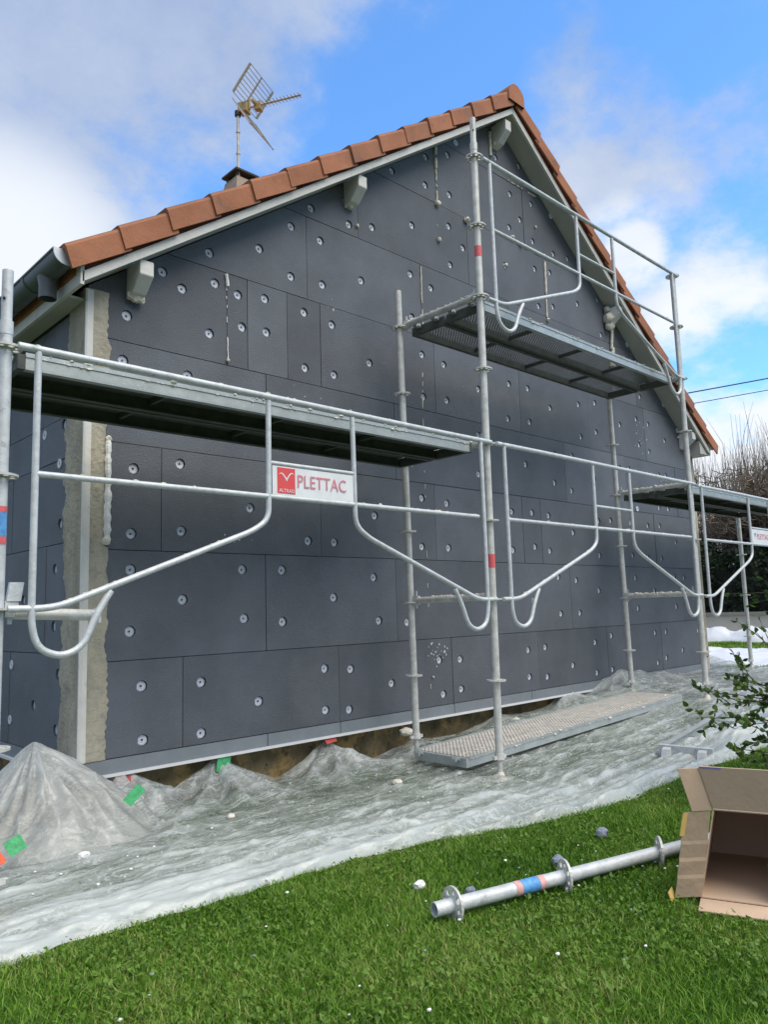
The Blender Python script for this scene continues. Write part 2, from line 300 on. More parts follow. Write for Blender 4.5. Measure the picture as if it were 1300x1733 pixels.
def npmesh(name,verts,faces,m,parent=None,smooth=False):
    me=bpy.data.meshes.new(name); verts=np.asarray(verts,dtype=np.float32)
    if isinstance(faces,np.ndarray): fs=[faces]
    else: fs=faces
    tot=sum(f.shape[0]*f.shape[1] for f in fs); nf=sum(f.shape[0] for f in fs)
    me.vertices.add(len(verts)); me.vertices.foreach_set('co',verts.ravel())
    me.loops.add(tot); me.loops.foreach_set('vertex_index',np.concatenate([f.ravel() for f in fs]).astype(np.int32))
    me.polygons.add(nf); ls=[];o=0
    for f in fs:
        ls.append(np.arange(f.shape[0])*f.shape[1]+o); o+=f.shape[0]*f.shape[1]
    me.polygons.foreach_set('loop_start',np.concatenate(ls).astype(np.int32))
    if smooth: me.polygons.foreach_set('use_smooth',np.ones(nf,dtype=bool))
    me.update(calc_edges=True); me.validate()
    o=link(name,me,parent); addmats(o,m); return o
def cdt_plate(bm,outer,holes,T,depth,mi=0,skirt=True,both=False):
    """convex outline + round holes -> plate; T maps (a,b,d) to 3D, d = depth behind the face"""
    vs=[Vector(p) for p in outer]; ed=[(i,(i+1)%len(outer)) for i in range(len(outer))]
    for (hx,hy,hr,n) in holes:
        k=len(vs); vs+= [Vector((hx+hr*math.cos(2*math.pi*j/n),hy+hr*math.sin(2*math.pi*j/n))) for j in range(n)]
        ed+=[(k+j,k+(j+1)%n) for j in range(n)]
    rv,re,rf,_,_,_=delaunay_2d_cdt(vs,ed,[],0,1e-6)
    def inside(c):
        s=0
        for i in range(len(outer)):
            a=outer[i]; b=outer[(i+1)%len(outer)]
            if (b[0]-a[0])*(c[1]-a[1])-(b[1]-a[1])*(c[0]-a[0])<-1e-9: return False
        for (hx,hy,hr,n) in holes:
            if (c[0]-hx)**2+(c[1]-hy)**2<(hr*.93)**2: return False
        return True
    V=[bm.verts.new(T(p.x,p.y,0)) for p in rv]
    V2=[bm.verts.new(T(p.x,p.y,depth)) for p in rv] if both else None
    for f in rf:
        c=sum((rv[i] for i in f),Vector((0,0)))/len(f)
        if inside(c):
            bm.faces.new([V[i] for i in f]).material_index=mi
            if both: bm.faces.new([V2[i] for i in reversed(f)]).material_index=mi
    if skirt:
        loops=[outer]+[[(hx+hr*math.cos(2*math.pi*j/n),hy+hr*math.sin(2*math.pi*j/n)) for j in range(n)] for hx,hy,hr,n in holes]
        for L in loops:
            a=[bm.verts.new(T(p[0],p[1],0)) for p in L]; b=[bm.verts.new(T(p[0],p[1],depth)) for p in L]
            for i in range(len(L)): bm.faces.new([a[i],a[(i+1)%len(L)],b[(i+1)%len(L)],b[i]]).material_index=mi
def clip(poly,axis,val,keep_greater):
    o=[]; n=len(poly)
    for i in range(n):
        a=poly[i]; b=poly[(i+1)%n]; ia=(a[axis]>=val)==keep_greater; ib=(b[axis]>=val)==keep_greater
        if ia: o.append(a)
        if ia!=ib:
            t=(val-a[axis])/(b[axis]-a[axis]); q=(a[0]+(b[0]-a[0])*t,a[1]+(b[1]-a[1])*t); o.append(q)
    return o
def G(x,y=0):     # lie of the ground
    z=-.60+.06*min(max(x,0),3.3)
    return z+.012*noise.noise(Vector((x*.9,y*.9,3)))
def Gn(x): return -.60+.06*np.clip(x,0,3.3)
# ------------------------------------------------------------------ ground
nx,ny=150,110
xs=np.concatenate([np.linspace(-400,-8,12),np.linspace(-7,16,nx),np.linspace(18,900,22)]); ys=np.concatenate([np.linspace(-400,-8,12),np.linspace(-7,12,ny),np.linspace(14,900,22)])
X,Y=np.meshgrid(xs,ys,indexing='ij'); Z=np.array([G(a,b) for a,b in zip(X.ravel(),Y.ravel())])
V=np.stack([X.ravel(),Y.ravel(),Z],-1); i=np.arange(len(xs)-1)[:,None]*len(ys)+np.arange(len(ys)-1)[None,:]; i=i.ravel()
g=npmesh('ground',V,np.stack([i,i+len(ys),i+len(ys)+1,i+1],-1),'soil',smooth=True); tag(g,kind='structure')
# sheet edge (front edge of the plastic on the lawn)
EX=[-3.6,-3.0,-2.64,-2.14,-1.61,-1.03,-.33,.15,.66,1.42,2.2,3.2,4.6,6.2]; EY=[-.36,-.385,-.39,-.46,-.45,-.61,-.80,-.86,-.91,-1.03,-1.02,-.85,-.5,0.0]
def edge_y(x): return float(np.interp(x,EX,EY))
# ------------------------------------------------------------------ house
H=empty('house',(1.5,1.0,-.6),'gable-ended house with grey insulation boards and terracotta verge tiles behind the scaffolding','house')
HO=Vector((1.5,1.0,-.6))
def hp(name,bm,m,smooth=False,parent=None):
    """part of the house, given in world coordinates"""
    bmesh.ops.translate(bm,verts=bm.verts,vec=-HO); return fin(name,bm,m,parent or H,smooth)
XL,XR,AX,AZ=-2.215,5.28,1.64,4.995
def roofz(x): return 2.22+(x+2.33)*(AZ-2.22)/(AX+2.33) if x<AX else AZ-(x-AX)*(AZ-2.21)/(5.37-AX)
gable=[(XL,-.28),(XR,-.28),(XR,roofz(XR)),(AX,AZ+.01),(XL,roofz(XL))]
CZ=[-.28,.225,.828,1.43,2.02,2.632,3.25,3.862,4.47,5.1]
CJ=[[-1.63,-.46,.70,1.85,3.03,4.16],[-1.05,.11,1.27,2.43,3.57,4.75],[-1.77,-.59,.57,1.73,2.01,3.14,4.19],[-1.03,.15,1.31,2.46,3.62,4.8],
    [-1.325,-1.17,-.85,-.56,.63,1.78,2.95,4.13],[-1.9,-.67,.505,1.68,2.85,4.0],[-.17,1.13,2.3,3.4],[.745,2.0,3.0],[1.52]]
DW=[(-1.45,2.73),(-1.77,2.51),(-1.64,2.44),(-1.41,2.54),(-1.24,2.51),(-1.21,2.3),(-1.45,2.2),(-1.99,2.18),(-2.01,1.91),(-0.62,3.33),(-0.29,3.5),(-0.26,3.33),(-0.02,3.39),(-0.8,3.13),(-0.54,3.11),(-1.07,2.88),(-0.81,2.76),(-0.53,2.78),(-0.15,2.92),(-1.03,2.54),(-0.7,2.53),(-0.45,2.5),(-1.02,2.31),(0.22,3.95),(0.61,3.98),(0.63,4.24),(0.92,4.38),(1.03,4.54),(0.92,4.01),(0.89,3.71),(0.43,3.56),(1.07,3.57),(0.89,3.36),(0.39,3.13),(0.63,3.08),(0.39,2.77),(1.67,3.59),(0.49,2.48),(0.75,2.45),(0.49,2.13),(0.77,2.15),(1.63,2.45),(1.19,2.32),(-0.09,2.29),(1.61,4.64),(1.98,4.7),(2.28,4.61),(1.81,4.35),(2.15,4.37),(2.48,4.36),(1.95,4.14),(1.77,4.0),(2.14,3.98),(2.74,4.23),(2.49,3.96),(2.75,3.99),(2.15,3.7),(3.07,3.98),(2.18,3.33),(2.43,3.39),(2.89,3.54),(3.3,3.69),(3.33,3.31),(3.62,3.46),(3.87,3.32),(2.41,3.74),(1.92,2.46),(-0.7,2.13),(-0.44,2.13),(-0.94,1.55),(2.27,2.33),(1.92,2.14),(1.59,2.12),(1.82,1.73),(2.29,1.88),(1.14,1.57),(1.16,1.91),(2.27,1.6),(2.78,2.45),(2.79,2.12),(3.1,2.52),(3.09,2.21),(3.59,2.36),(3.96,2.48),(3.99,2.19),(4.23,2.46),(4.21,2.14),(4.61,2.32),(4.64,2.76),(4.09,2.76),(4.95,2.49),(2.6,1.9),(2.56,1.55),(2.99,1.71),(3.52,1.88),(3.72,1.89),(4.4,1.89),(4.57,1.9),(3.83,1.46),(3.71,1.49),(4.35,1.51),(4.57,1.51),(-1.96,1.56),(-1.94,1.29),(-1.65,1.35),(-1.95,0.92),(-1.64,0.95),(-1.16,1.12),(-0.7,0.93),(-0.47,0.93),(-0.08,1.14),(-0.92,0.73),(-0.11,0.69),(0.43,1.31),(0.72,1.29),(0.41,0.93),(0.72,0.93),(1.58,1.28),(1.88,1.29),(2.14,1.28),(1.57,0.94),(1.9,0.98),(2.13,0.95),(2.24,0.71),(3.02,1.28),(3.26,1.3),(2.54,1.14),(3.0,0.93),(3.67,0.95),(4.31,0.93),(4.69,1.13),(2.54,0.68),(2.94,0.58),(3.69,0.71),(4.59,0.73),(4.83,0.72),(4.09,0.57),(2.25,0.37),(2.57,0.37),(3.7,0.39),(4.58,0.39),(4.05,1.29),(4.32,1.3),(3.67,1.3),(3.12,0.13),(2.81,0.08),(4.03,0.12),(4.28,0.12),(5.08,0.1),(4.0,0.94),(-0.49,0.55),(-0.92,0.4),(-0.07,0.38),(0.22,0.36),(-0.58,0.08),(-0.35,0.06),(0.04,-0.07),(-0.58,-0.19),(-0.37,-0.21),(1.83,0.5),(0.56,0.06),(0.8,0.05),(0.59,-0.2),(0.8,-0.18),(1.71,0.07),(1.97,0.08),(2.4,-0.11),(1.71,-0.16),(1.98,-0.18),(2.81,-0.21),(3.1,-0.2),(4.65,-0.1),(4.25,-0.16),(4.05,-0.2),(-1.95,0.72),(-1.22,0.73),(-1.63,0.55),(-1.95,0.38),(-1.21,0.43),(-1.88,0.08),(-1.51,0.07),(-1.11,-0.08),(-1.87,-0.21),(-1.51,-0.22),(.78,1.72),(.42,1.72),(-.5,1.75),(-1.3,1.78),(-1.6,1.9)]
GAP=.0022
def boards(zs,joints,outline,lo,hi,dowels,T,faceoff):
    bm=nb(); sunk=[]; flush=[]
    used=set()
    for ci in range(len(zs)-1):
        js=[lo]+joints[ci%len(joints)]+[hi]
        for k in range(len(js)-1):
            p=list(outline)
            for ax,v,g_ in ((0,js[k]+GAP,True),(0,js[k+1]-GAP,False),(1,zs[ci]+GAP,True),(1,zs[ci+1]-GAP,False)):
                p=clip(p,ax,v,g_)
                if len(p)<3: break
            if len(p)<3: continue
            q=[]                         # drop coincident points
            for a in p:
                if not q or (abs(a[0]-q[-1][0])+abs(a[1]-q[-1][1]))>1e-5: q.append(a)
            if abs(q[0][0]-q[-1][0])+abs(q[0][1]-q[-1][1])<1e-5: q.pop()
            if len(q)<3: continue
            ar=sum(q[i][0]*q[(i+1)%len(q)][1]-q[(i+1)%len(q)][0]*q[i][1] for i in range(len(q)))
            if abs(ar)<1e-3: continue
            if ar<0: q=q[::-1]
            holes=[]; off=faceoff*(random.random()-.5)
            for di,(dx,dy) in enumerate(dowels):
                if di in used: continue
                dmin=1e9
                for i in range(len(q)):
                    a=Vector(q[i]); b=Vector(q[(i+1)%len(q)]); e=b-a
                    dmin=min(dmin,((dx-a.x)*-e.y+(dy-a.y)*e.x)/e.length)
                if dmin>.036:
                    holes.append((dx,dy,.033,16)); used.add(di); sunk.append((dx,dy,off))
            cdt_plate(bm,q,holes,lambda a,b,d,off=off:T(a,b,d+off),.03)
    for di,(dx,dy) in enumerate(dowels):
        if di not in used: flush.append((dx,dy,-.004))
    return bm,sunk,flush
bm,sunk,flush=boards(CZ,CJ,gable,XL-.1,XR+.1,DW,lambda a,b,d:(a,1.0+d,b),.004)
bmesh.ops.recalc_face_normals(bm,faces=bm.faces)
hp('gable_insulation',bm,'eps')
# shell behind boards
bm=nb(); prism(bm,[(XL+.004,1.017,-.30),(XR-.004,1.017,-.30),(XR-.004,1.017,roofz(XR)),(AX,1.017,AZ),(XL+.004,1.017,roofz(XL))],(0,9,0)); hp('insulation_backing',bm,'eps')
# foundation, recessed under the boards
bm=nb(); box(bm,XL+.12,XR-.1,1.12,10,-1.2,-.301)
hp('foundation',bm,'foundation')
# dowel washers
def washer(bm,T,r=.0285,ri=.0065,n=16):
    rings=[]
    for rr,d in ((r,.003),(r,0),(r*.80,-.0012),(r*.50,.001),(ri*1.4,.0),(ri,.003)):
        rings.append([bm.verts.new(T(rr*math.cos(2*math.pi*k/n)*(1+(.05 if k%2 else 0)*(rr==r)),rr*math.sin(2*math.pi*k/n),d)) for k in range(n)])
    for i in range(len(rings)-1):
        for k in range(n): bm.faces.new([rings[i][k],rings[i][(k+1)%n],rings[i+1][(k+1)%n],rings[i+1][k]])
    c=[bm.verts.new(T(ri*math.cos(2*math.pi*k/n),ri*math.sin(2*math.pi*k/n),.009)) for k in range(n)]
    for k in range(n): bm.faces.new([rings[-1][k],rings[-1][(k+1)%n],c[(k+1)%n],c[k]]).material_index=1  # centre pit coloured black, painting in the shade of the hole
    bm.faces.new(c).material_index=1
wb=nb(); washer(wb,lambda a,b,d:(a,d,b)); wme=bpy.data.meshes.new('dowel_washer'); wb.to_mesh(wme); wb.free(); wme.materials.append(MT['dowel']); wme.materials.append(MT['black'])
alld=[(x,z,.0125+off) for x,z,off in sunk]+[(x,z,o) for x,z,o in flush]
alld.sort(key=lambda t:(Vector((t[0],1,t[1]))-CAMP).length)
LD=[(2.03,.19),(1.29,.16),(1.65,-.03),(2.03,-.14),(1.31,-.14),(1.86,.58),(1.37,.42),(1.37,.74),(1.31,.99),(1.28,1.56),(1.57,1.55),(1.33,1.34),(2.3,.5),(2.4,1.0),(2.6,1.6),(2.5,.1)]
nind=100-len(LD)
rest=nb()
for k,(x,z,d) in enumerate(alld):
    tilt=random.uniform(-.12,.12)
    if k<nind:
        o=link('dowel_washer',wme,H); o.location=Vector((x,1.0+d,z))-HO; o.rotation_euler=(random.uniform(-.05,.05),random.random()*6,random.uniform(-.05,.05))
    else: washer(rest,lambda a,b,dd,x=x,z=z,d=d:(x+a,1.0+d+dd,z+b))
o=hp('small_dowel_washers',rest,['dowel','black']); o['kind']='stuff'
# left (eaves) wall
LZ=[-.28,.27,.88,1.36,1.6,2.19]
LJ=[[2.06,3.2,4.4,5.6,6.8],[1.5,2.7,3.9,5.1,6.3],[2.1,3.3,4.5,5.7],[1.6,2.8,4.0,5.2,6.4],[1.44,1.62,2.2,3.4,4.6,5.8]]
bm,s2,f2=boards(LZ,LJ,[(1.02,-.28),(9,-.28),(9,2.19),(1.02,2.19)],1.0,9.1,LD,lambda a,b,d:(XL-.012+d,a,b),.004)
bmesh.ops.recalc_face_normals(bm,faces=bm.faces); hp('side_insulation',bm,'eps')
for x,z,off in [(a,b,.0005+o) for a,b,o in s2]+[(a,b,-.016) for a,b,o in f2]:
    o=link('dowel_washer',wme,H); o.location=Vector((XL+off,x,z))-HO; o.rotation_euler=(0,random.random()*0,R(-90))
# starter rail: grey strip and white drip edge, in lengths
bm=nb(); xs_=[XL,-1.05,-.46,.70,1.72,3.0,4.2,5.12]
for a,b in zip(xs_[:-1],xs_[1:]): box(bm,a+.003,b-.003,.995,1.12,-.355,-.283)
box(bm,XL-.012,XL+.1,1.02,9,-.355,-.283)
hp('starter_strip',bm,'strip')
bm=nb(); box(bm,XL-.005,5.12,.983,1.13,-.372,-.356); box(bm,XL-.03,XL+.1,1.131,9,-.372,-.356); hp('drip_edge',bm,'whitepvc')
bm=nb(); box(bm,5.125,5.29,.985,1.13,-.36,-.22); box(bm,5.27,5.30,.99,1.3,-.36,-.1); hp('corner_block',bm,'pinkblock')
# rendered corner with white bead
def ragged(bm,side):
    n=260; zs=np.linspace(-.28,roofz(XL)-.02,n); fr=[]
    for k,z in enumerate(zs):
        w=.115+.026*noise.noise(Vector((0,side*5,z*2.5)))+.022*noise.noise(Vector((3,side,z*11)))+.010*noise.noise(Vector((3,side,z*40)))
        if side==0:
            if 0.84<z<1.5: w=.105
            elif z<.2: w+=.03*abs(noise.noise(Vector((9,1,z*22))))+.015
            elif z<.84: w+=.02*noise.noise(Vector((9,1,z*9)))+.012
        else: w=w*1.9+.02
        fr.append((z,w))
    va=[];vb=[]
    for z,w in fr:
        if side==0: va.append(bm.verts.new((XL-.006,.988,z))); vb.append(bm.verts.new((XL+w,.991,z)))
        else: va.append(bm.verts.new((XL-.020,.99,z))); vb.append(bm.verts.new((XL-.017,1.0+w,z)))
    ve=[bm.verts.new((v.co+Vector((.004,.009,0)) if side==0 else v.co+Vector((.009,.004,0)))) for v in vb]
    for k in range(n-1):
        bm.faces.new([va[k],vb[k],vb[k+1],va[k+1]]); bm.faces.new([vb[k],ve[k],ve[k+1],vb[k+1]])
bm=nb(); ragged(bm,0); bmesh.ops.recalc_face_normals(bm,faces=bm.faces); hp('corner_render_front',bm,'render')
bm=nb(); ragged(bm,1); bmesh.ops.recalc_face_normals(bm,faces=bm.faces); hp('corner_render_side',bm,'render')
bm=nb(); tube(bm,[(XL-.014,.985,-.28),(XL-.014,.985,2.27)],.010,6); box(bm,XL-.010,XL+.022,.9835,.987,-.28,2.27); hp('corner_bead',bm,'woodwhite')
bm=nb(); box(bm,5.17,5.284,.990,.9985,-.2,2.30); box(bm,5.2845,5.30,.992,1.3,-.2,2.2); hp('right_corner_render',bm,'render')
# roof carpentry: bargeboards, soffits
def slope(bm,xa,za,xb,zb,y0,y1,t0,t1,mi=0):
    """board following the roof slope between (xa,za) and (xb,zb); t0..t1 = height above the soffit line"""
    prism(bm,[(xa,y0,za+t0),(xb,y0,zb+t0),(xb,y0,zb+t1),(xa,y0,za+t1)],(0,y1-y0,0),mi)
xe,ze=-2.33,2.22; xf,zf=5.37,2.21
bm=nb(); slope(bm,xe,ze,AX,AZ,.80,.822,0,.056); hp('bargeboard',bm,'woodwhite')
bm=nb(); slope(bm,AX,AZ,xf,zf,.80,.822,0,.070); hp('bargeboard',bm,'woodwhite')
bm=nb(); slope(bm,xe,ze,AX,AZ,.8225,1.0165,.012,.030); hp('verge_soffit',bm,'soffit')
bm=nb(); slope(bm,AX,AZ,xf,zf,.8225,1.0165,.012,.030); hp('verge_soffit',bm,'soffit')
# roof slabs
bm=nb(); slope(bm,xe-.02,ze-.014,AX,AZ,.86,10.2,.0615,.13); hp('roof_slope',bm,'tile')
bm=nb(); slope(bm,AX,AZ,xf+.02,zf-.014,.86,10.2,.0705,.13); hp('roof_slope',bm,'tile')
# verge tiles: L-shaped, overlapping
def verge(side):
    bm=nb(); n=14 if side<0 else 13
    if side<0: P0=Vector((-2.37,0,2.25)); P1=Vector((AX-.02,0,AZ+.055))
    else: P0=Vector((5.45,0,2.22)); P1=Vector((AX+.03,0,AZ+.055))
    d=(P1-P0)/n; dn=d.normalized(); nr=Vector((-dn.z,0,dn.x)) if side<0 else Vector((dn.z,0,-dn.x))
    if nr.z<0: nr=-nr
    nr=(nr+Vector((0,0,.9))).normalized()
    for k in range(n):
        a=P0+d*k-dn*.03; L=d.length+.045; lift=.020*(1); j=random.uniform(-.004,.004); yo=.765+random.uniform(-.004,.004)
        # lower end is lifted over the tile below, and is slightly prouder
        def q(s,t,y): return a+dn*(s*L)+nr*(t+lift*(1-s)+j)+Vector((0,y,0))
        h=.135
        y0=yo-.012; y1=yo
        prof=lambda s,dy:[q(s,.0,yo+dy),q(s,h-.022,yo+dy),q(s,h-.006,yo+.008+dy),q(s,h,yo+.022+dy),q(s,h+.002,yo+.17),q(s,h-.018,yo+.17),q(s,h-.02,yo+.03+dy),q(s,.0,yo+.016+dy)]
        A=[bm.verts.new(p) for p in prof(0,-.010)]; B=[bm.verts.new(p) for p in prof(1,.004)]
        m=len(A)
        for i2 in range(m): 
            f=bm.faces.new([A[i2],B[i2],B[(i2+1)%m],A[(i2+1)%m]])
            if i2 in(2,3,4): f.material_index=1
        bm.faces.new(A[::-1]); bm.faces.new(B)
    bmesh.ops.recalc_face_normals(bm,faces=bm.faces)
    hp('verge_tiles',bm,['tile','tiledark'])
verge(-1); verge(1)
# ridge: half-round cap tiles running back
bm=nb()
for k in range(24):
    y0=.745+k*.39; r_=.112; n=12; yy=[(y0,r_+.006),(y0+.03,r_+.006),(y0+.42,r_-.006)]
    rings=[]
    for y,rr in yy: rings.append([bm.verts.new((AX+rr*math.cos(math.pi*j/n-.15*0),y,AZ+.135+rr*math.sin(math.pi*j/n)*1.05-(.06 if j in(0,n) else 0))) for j in range(n+1)])
    for a,b in zip(rings[:-1],rings[1:]):
        for j in range(n): bm.faces.new([a[j],b[j],b[j+1],a[j+1]])
    if k==0: bm.faces.new(rings[0])
hp('ridge_tiles',bm,'tile',True)
# purlin ends with bevelled noses
for k,(x,dz_,sc,fm) in enumerate([(-1.955,-.0,1.0,1),(-.265,-.0,1.05,1),(1.60,-.02,1.15,1),(3.46,-.0,1.0,1),(5.02,0,1.0,0)]):
    w=.042; zt=min(roofz(x-w),roofz(x+w))+.006+dz_; yf=.828
    prof=[(yf,zt),(yf,zt-.085*sc),(yf+.095,zt-.165*sc),(1.0,zt-.185*sc),(1.0,zt)]
    bm=nb(); prism(bm,[(x-w,y,z) for y,z in prof],(2*w,0,0)); 
    bmesh.ops.bevel(bm,geom=bm.edges,offset=.004,segments=1,affect='EDGES')
    o=hp('purlin_end',bm,'woodwhite')
# foam around purlins, in joints
def lumpy(bm,pts,r,seg=7,prob=1.0):
    pts=[Vector(p) for p in pts]; 
    for a,b in zip(pts[:-1],pts[1:]):
        L=(b-a).length; n=max(2,int(L/.018)); cur=[];rs=[]
        for i in range(n+1):
            if random.random()<prob:
                p=a.lerp(b,i/n); nn_=noise.noise(p*23); cur.append(p+Vector((nn_*.006,0,0))); rs.append(max(.0015,r*(.75+.8*abs(noise.noise(p*31)))))
            else:
                if len(cur)>1: tube(bm,cur,rs,seg)
                cur=[];rs=[]
        if len(cur)>1: tube(bm,cur,rs,seg)
def blobm(bm,c,r,seed=0,sub=2,flat=(1,1,1)):
    res=bmesh.ops.create_icosphere(bm,subdivisions=sub,radius=1)
    for v in res['verts']:
        n=v.co.copy(); k=1+.35*noise.noise(n*1.8+Vector((seed*3.1,seed,0)))+.15*noise.noise(n*5+Vector((seed,0,0)))
        v.co=Vector((c[0]+n.x*r*k*flat[0],c[1]+n.y*r*k*flat[1],c[2]+n.z*r*k*flat[2]))
FS=[([(-1.325,.996,2.05),(-1.325,.996,2.30)],.0045,.85),([(-1.327,.996,2.30),(-1.327,.996,2.55)],.003,.5),([(-1.32,.992,2.54),(-1.335,.992,2.62)],.013,1),
    ([(.745,.994,3.88),(.745,.994,4.18)],.008,.8),([(.745,.992,4.18),(.75,.992,4.38)],.014,.97),([(.735,.996,3.52),(.74,.996,3.86)],.002,.6),
    ([(.505,.995,2.62),(.51,.995,3.23)],.0055,.9),([(.47,.997,2.0),(.495,.997,2.6)],.004,.65),([(.44,.997,-.2),(.47,.997,2.0)],.003,.35),
    ([(1.525,.994,4.62),(1.53,.994,4.86)],.015,.97),([(2.31,.994,3.50),(2.32,.994,3.82)],.013,.97),([(2.30,.994,3.23),(2.31,.994,3.5)],.009,.9),
    ([(3.47,.99,2.98),(3.53,.985,3.2)],.02,1),([(3.5,.985,3.18),(3.52,.98,3.4)],.018,1),
    ([(-2.098,.985,.88),(-2.096,.985,1.43)],.018,1.0),([(1.72,.997,4.475),(2.3,.997,4.475)],.006,.7),([(1.7,.997,3.865),(2.5,.997,3.865)],.006,.5),
    ([(-2.1,.9972,-.1),(-2.1,.9972,.0)],.002,.5)]
for k,(p,r,pr) in enumerate(FS):
    bm=nb(); lumpy(bm,p,r,7,pr); hp('foam_seam',bm,'whitefoam' if k in(0,1,2,14) else 'foam',True)
for k,(x,y,z,r) in enumerate([(.745,.99,3.86,.028),(.745,.99,3.535,.02),(1.12,.985,3.84,.028),(-.185,.99,3.34,.014),(2.31,.99,3.22,.02),(1.79,.985,3.9,.022),(1.93,.985,3.87,.02),(1.67,.99,3.59,.018),(2.19,.99,4.14,.014),
      (-1.955,.97,2.285,.03),(-1.925,.965,2.28,.026),(-1.985,.97,2.295,.026),(-.27,.97,3.46,.022),(1.57,.97,4.74,.024),(3.42,.95,3.50,.06),(3.44,.96,3.42,.05),(3.52,.93,3.58,.055),(3.60,.90,3.63,.05),(3.41,.96,3.60,.035),(3.49,.97,2.99,.022),(2.9,.985,4.2,.02),(-2.10,.985,.875,.024),(-2.095,.985,1.44,.018),(.47,.992,-.06,.008),(-1.325,.99,2.05,.012),(4.93,.985,2.4,.014)]):
    bm=nb(); blobm(bm,(x,y,z),r,k,2); hp('foam_lump',bm,'foam',True)
# smears of adhesive near joints
bm=nb()
for x,z,n_,s_ in [(.55,.14,26,.12),(4.05,2.3,14,.16),(-1.3,.95,5,.1),(4.5,1.85,6,.1),(-.7,2.03,4,.15),(-.45,2.62,5,.04)]:
    for k in range(n_):
        px_,pz_=x+random.gauss(0,s_*.6),z+random.gauss(0,s_*.6); r=random.uniform(.002,.008)
        res=bmesh.ops.create_icosphere(bm,subdivisions=1,radius=1)
        for v in res['verts']: v.co=Vector((px_+v.co.x*r,.9985+v.co.y*.0025,pz_+v.co.z*r*random.uniform(.8,1.6)))
o=hp('adhesive_specks',bm,'dowel',True); o['kind']='stuff'
# eaves: fascia, soffit, gutter
bm=nb(); box(bm,xe-.012,xe+.008,.80,10.1,2.205,2.335); hp('fascia',bm,'woodwhite')
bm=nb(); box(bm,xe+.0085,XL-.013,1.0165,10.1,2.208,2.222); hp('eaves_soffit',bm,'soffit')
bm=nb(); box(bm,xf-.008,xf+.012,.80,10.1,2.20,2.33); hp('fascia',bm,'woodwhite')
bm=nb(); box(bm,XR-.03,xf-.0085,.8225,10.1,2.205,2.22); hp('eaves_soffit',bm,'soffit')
def halfpipe(bm,cx_,cz_,r,y0,y1,n=12,th=.004):
    R1=[[bm.verts.new((cx_+rr*math.cos(math.pi+math.pi*k/n),y,cz_+rr*math.sin(math.pi+math.pi*k/n))) for k in range(n+1)] for y in(y0,y1) for rr in(r,r-th)]
    a,b,c,d=R1
    for k in range(n): bm.faces.new([a[k],a[k+1],c[k+1],c[k]]); bm.faces.new([b[k],d[k],d[k+1],b[k+1]])
    for k in(0,n): bm.faces.new([a[k],c[k],d[k],b[k]])
GX,GZ,GR=-2.415,2.352,.068
bm=nb(); halfpipe(bm,GX,GZ,GR,.80,10.0); tube(bm,[(GX-GR,.80,GZ+.004),(GX-GR,10,GZ+.004)],.008,8)
for y in (1.25,1.62,3.4,5.2): 
    halfpipe(bm,GX,GZ,GR+.004,y,y+.03)
gut=hp('gutter',bm,'zinc',True)
bm=nb(); n=14; c=[(GX+(GR+.002)*math.cos(math.pi+math.pi*k/n),.797,GZ+.012*(k in(0,n))+(GR+.002)*math.sin(math.pi+math.pi*k/n)) for k in range(n+1)]; prism(bm,c,(0,.006,0)); 
o=fin('end_cap',bm,'zinclight',gut); o.location=-HO
bm=nb(); n=16; oy=1.06
rg=[[bm.verts.new((GX+rr*math.cos(2*math.pi*k/n),oy+rr*math.sin(2*math.pi*k/n),z)) for k in range(n)] for rr,z in((.055,GZ-GR+.02),(.046,GZ-GR-.03),(.046,GZ-GR-.10),(.042,GZ-GR-.10),(.042,GZ-GR-.03))]
for a,b in zip(rg[:-1],rg[1:]):
    for k in range(n): bm.faces.new([a[k],a[(k+1)%n],b[(k+1)%n],b[k]])
o=fin('outlet',bm,'zinc',gut,True); o.location=-HO
bm=nb(); halfpipe(bm,xf+.08,2.345,.068,.80,10.0); hp('gutter',bm,'woodwhite',True)
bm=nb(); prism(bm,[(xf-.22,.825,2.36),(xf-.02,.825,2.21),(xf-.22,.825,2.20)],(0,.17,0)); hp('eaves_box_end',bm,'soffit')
# chimney
bm=nb()
cxx,cyy=.32,3.34
for z0,z1,r0_,r1_ in ((4.0,4.72,.16,.155),(4.72,4.93,.155,.115)):
    a=[bm.verts.new((cxx+r0_*sx,cyy+r0_*sy,z0)) for sx,sy in((-1,-1),(1,-1),(1,1),(-1,1))]; b=[bm.verts.new((cxx+r1_*sx,cyy+r1_*sy,z1)) for sx,sy in((-1,-1),(1,-1),(1,1),(-1,1))]
    for k in range(4): bm.faces.new([a[k],a[(k+1)%4],b[(k+1)%4],b[k]])
    bm.faces.new(b)
chim=hp('chimney',bm,'chimney')
bm=nb()
for sx in(-1,1):
    for sy in(-1,1): box(bm,cxx+sx*.085-.02,cxx+sx*.085+.02,cyy+sy*.085-.02,cyy+sy*.085+.02,4.925,4.995)
a=[bm.verts.new((cxx+.14*sx,cyy+.14*sy,4.985)) for sx,sy in((-1,-1),(1,-1),(1,1),(-1,1))]; a2=[bm.verts.new((cxx+.14*sx,cyy+.14*sy,5.005)) for sx,sy in((-1,-1),(1,-1),(1,1),(-1,1))]; b=[bm.verts.new((cxx+.055*sx,cyy+.055*sy,5.045)) for sx,sy in((-1,-1),(1,-1),(1,1),(-1,1))]
bm.faces.new(a[::-1]); bm.faces.new(b)
for k in range(4): bm.faces.new([a[k],a[(k+1)%4],a2[(k+1)%4],a2[k]]); bm.faces.new([a2[k],a2[(k+1)%4],b[(k+1)%4],b[k]])
o=fin('chimney_cap',bm,'chimcap',chim); o.location=-HO
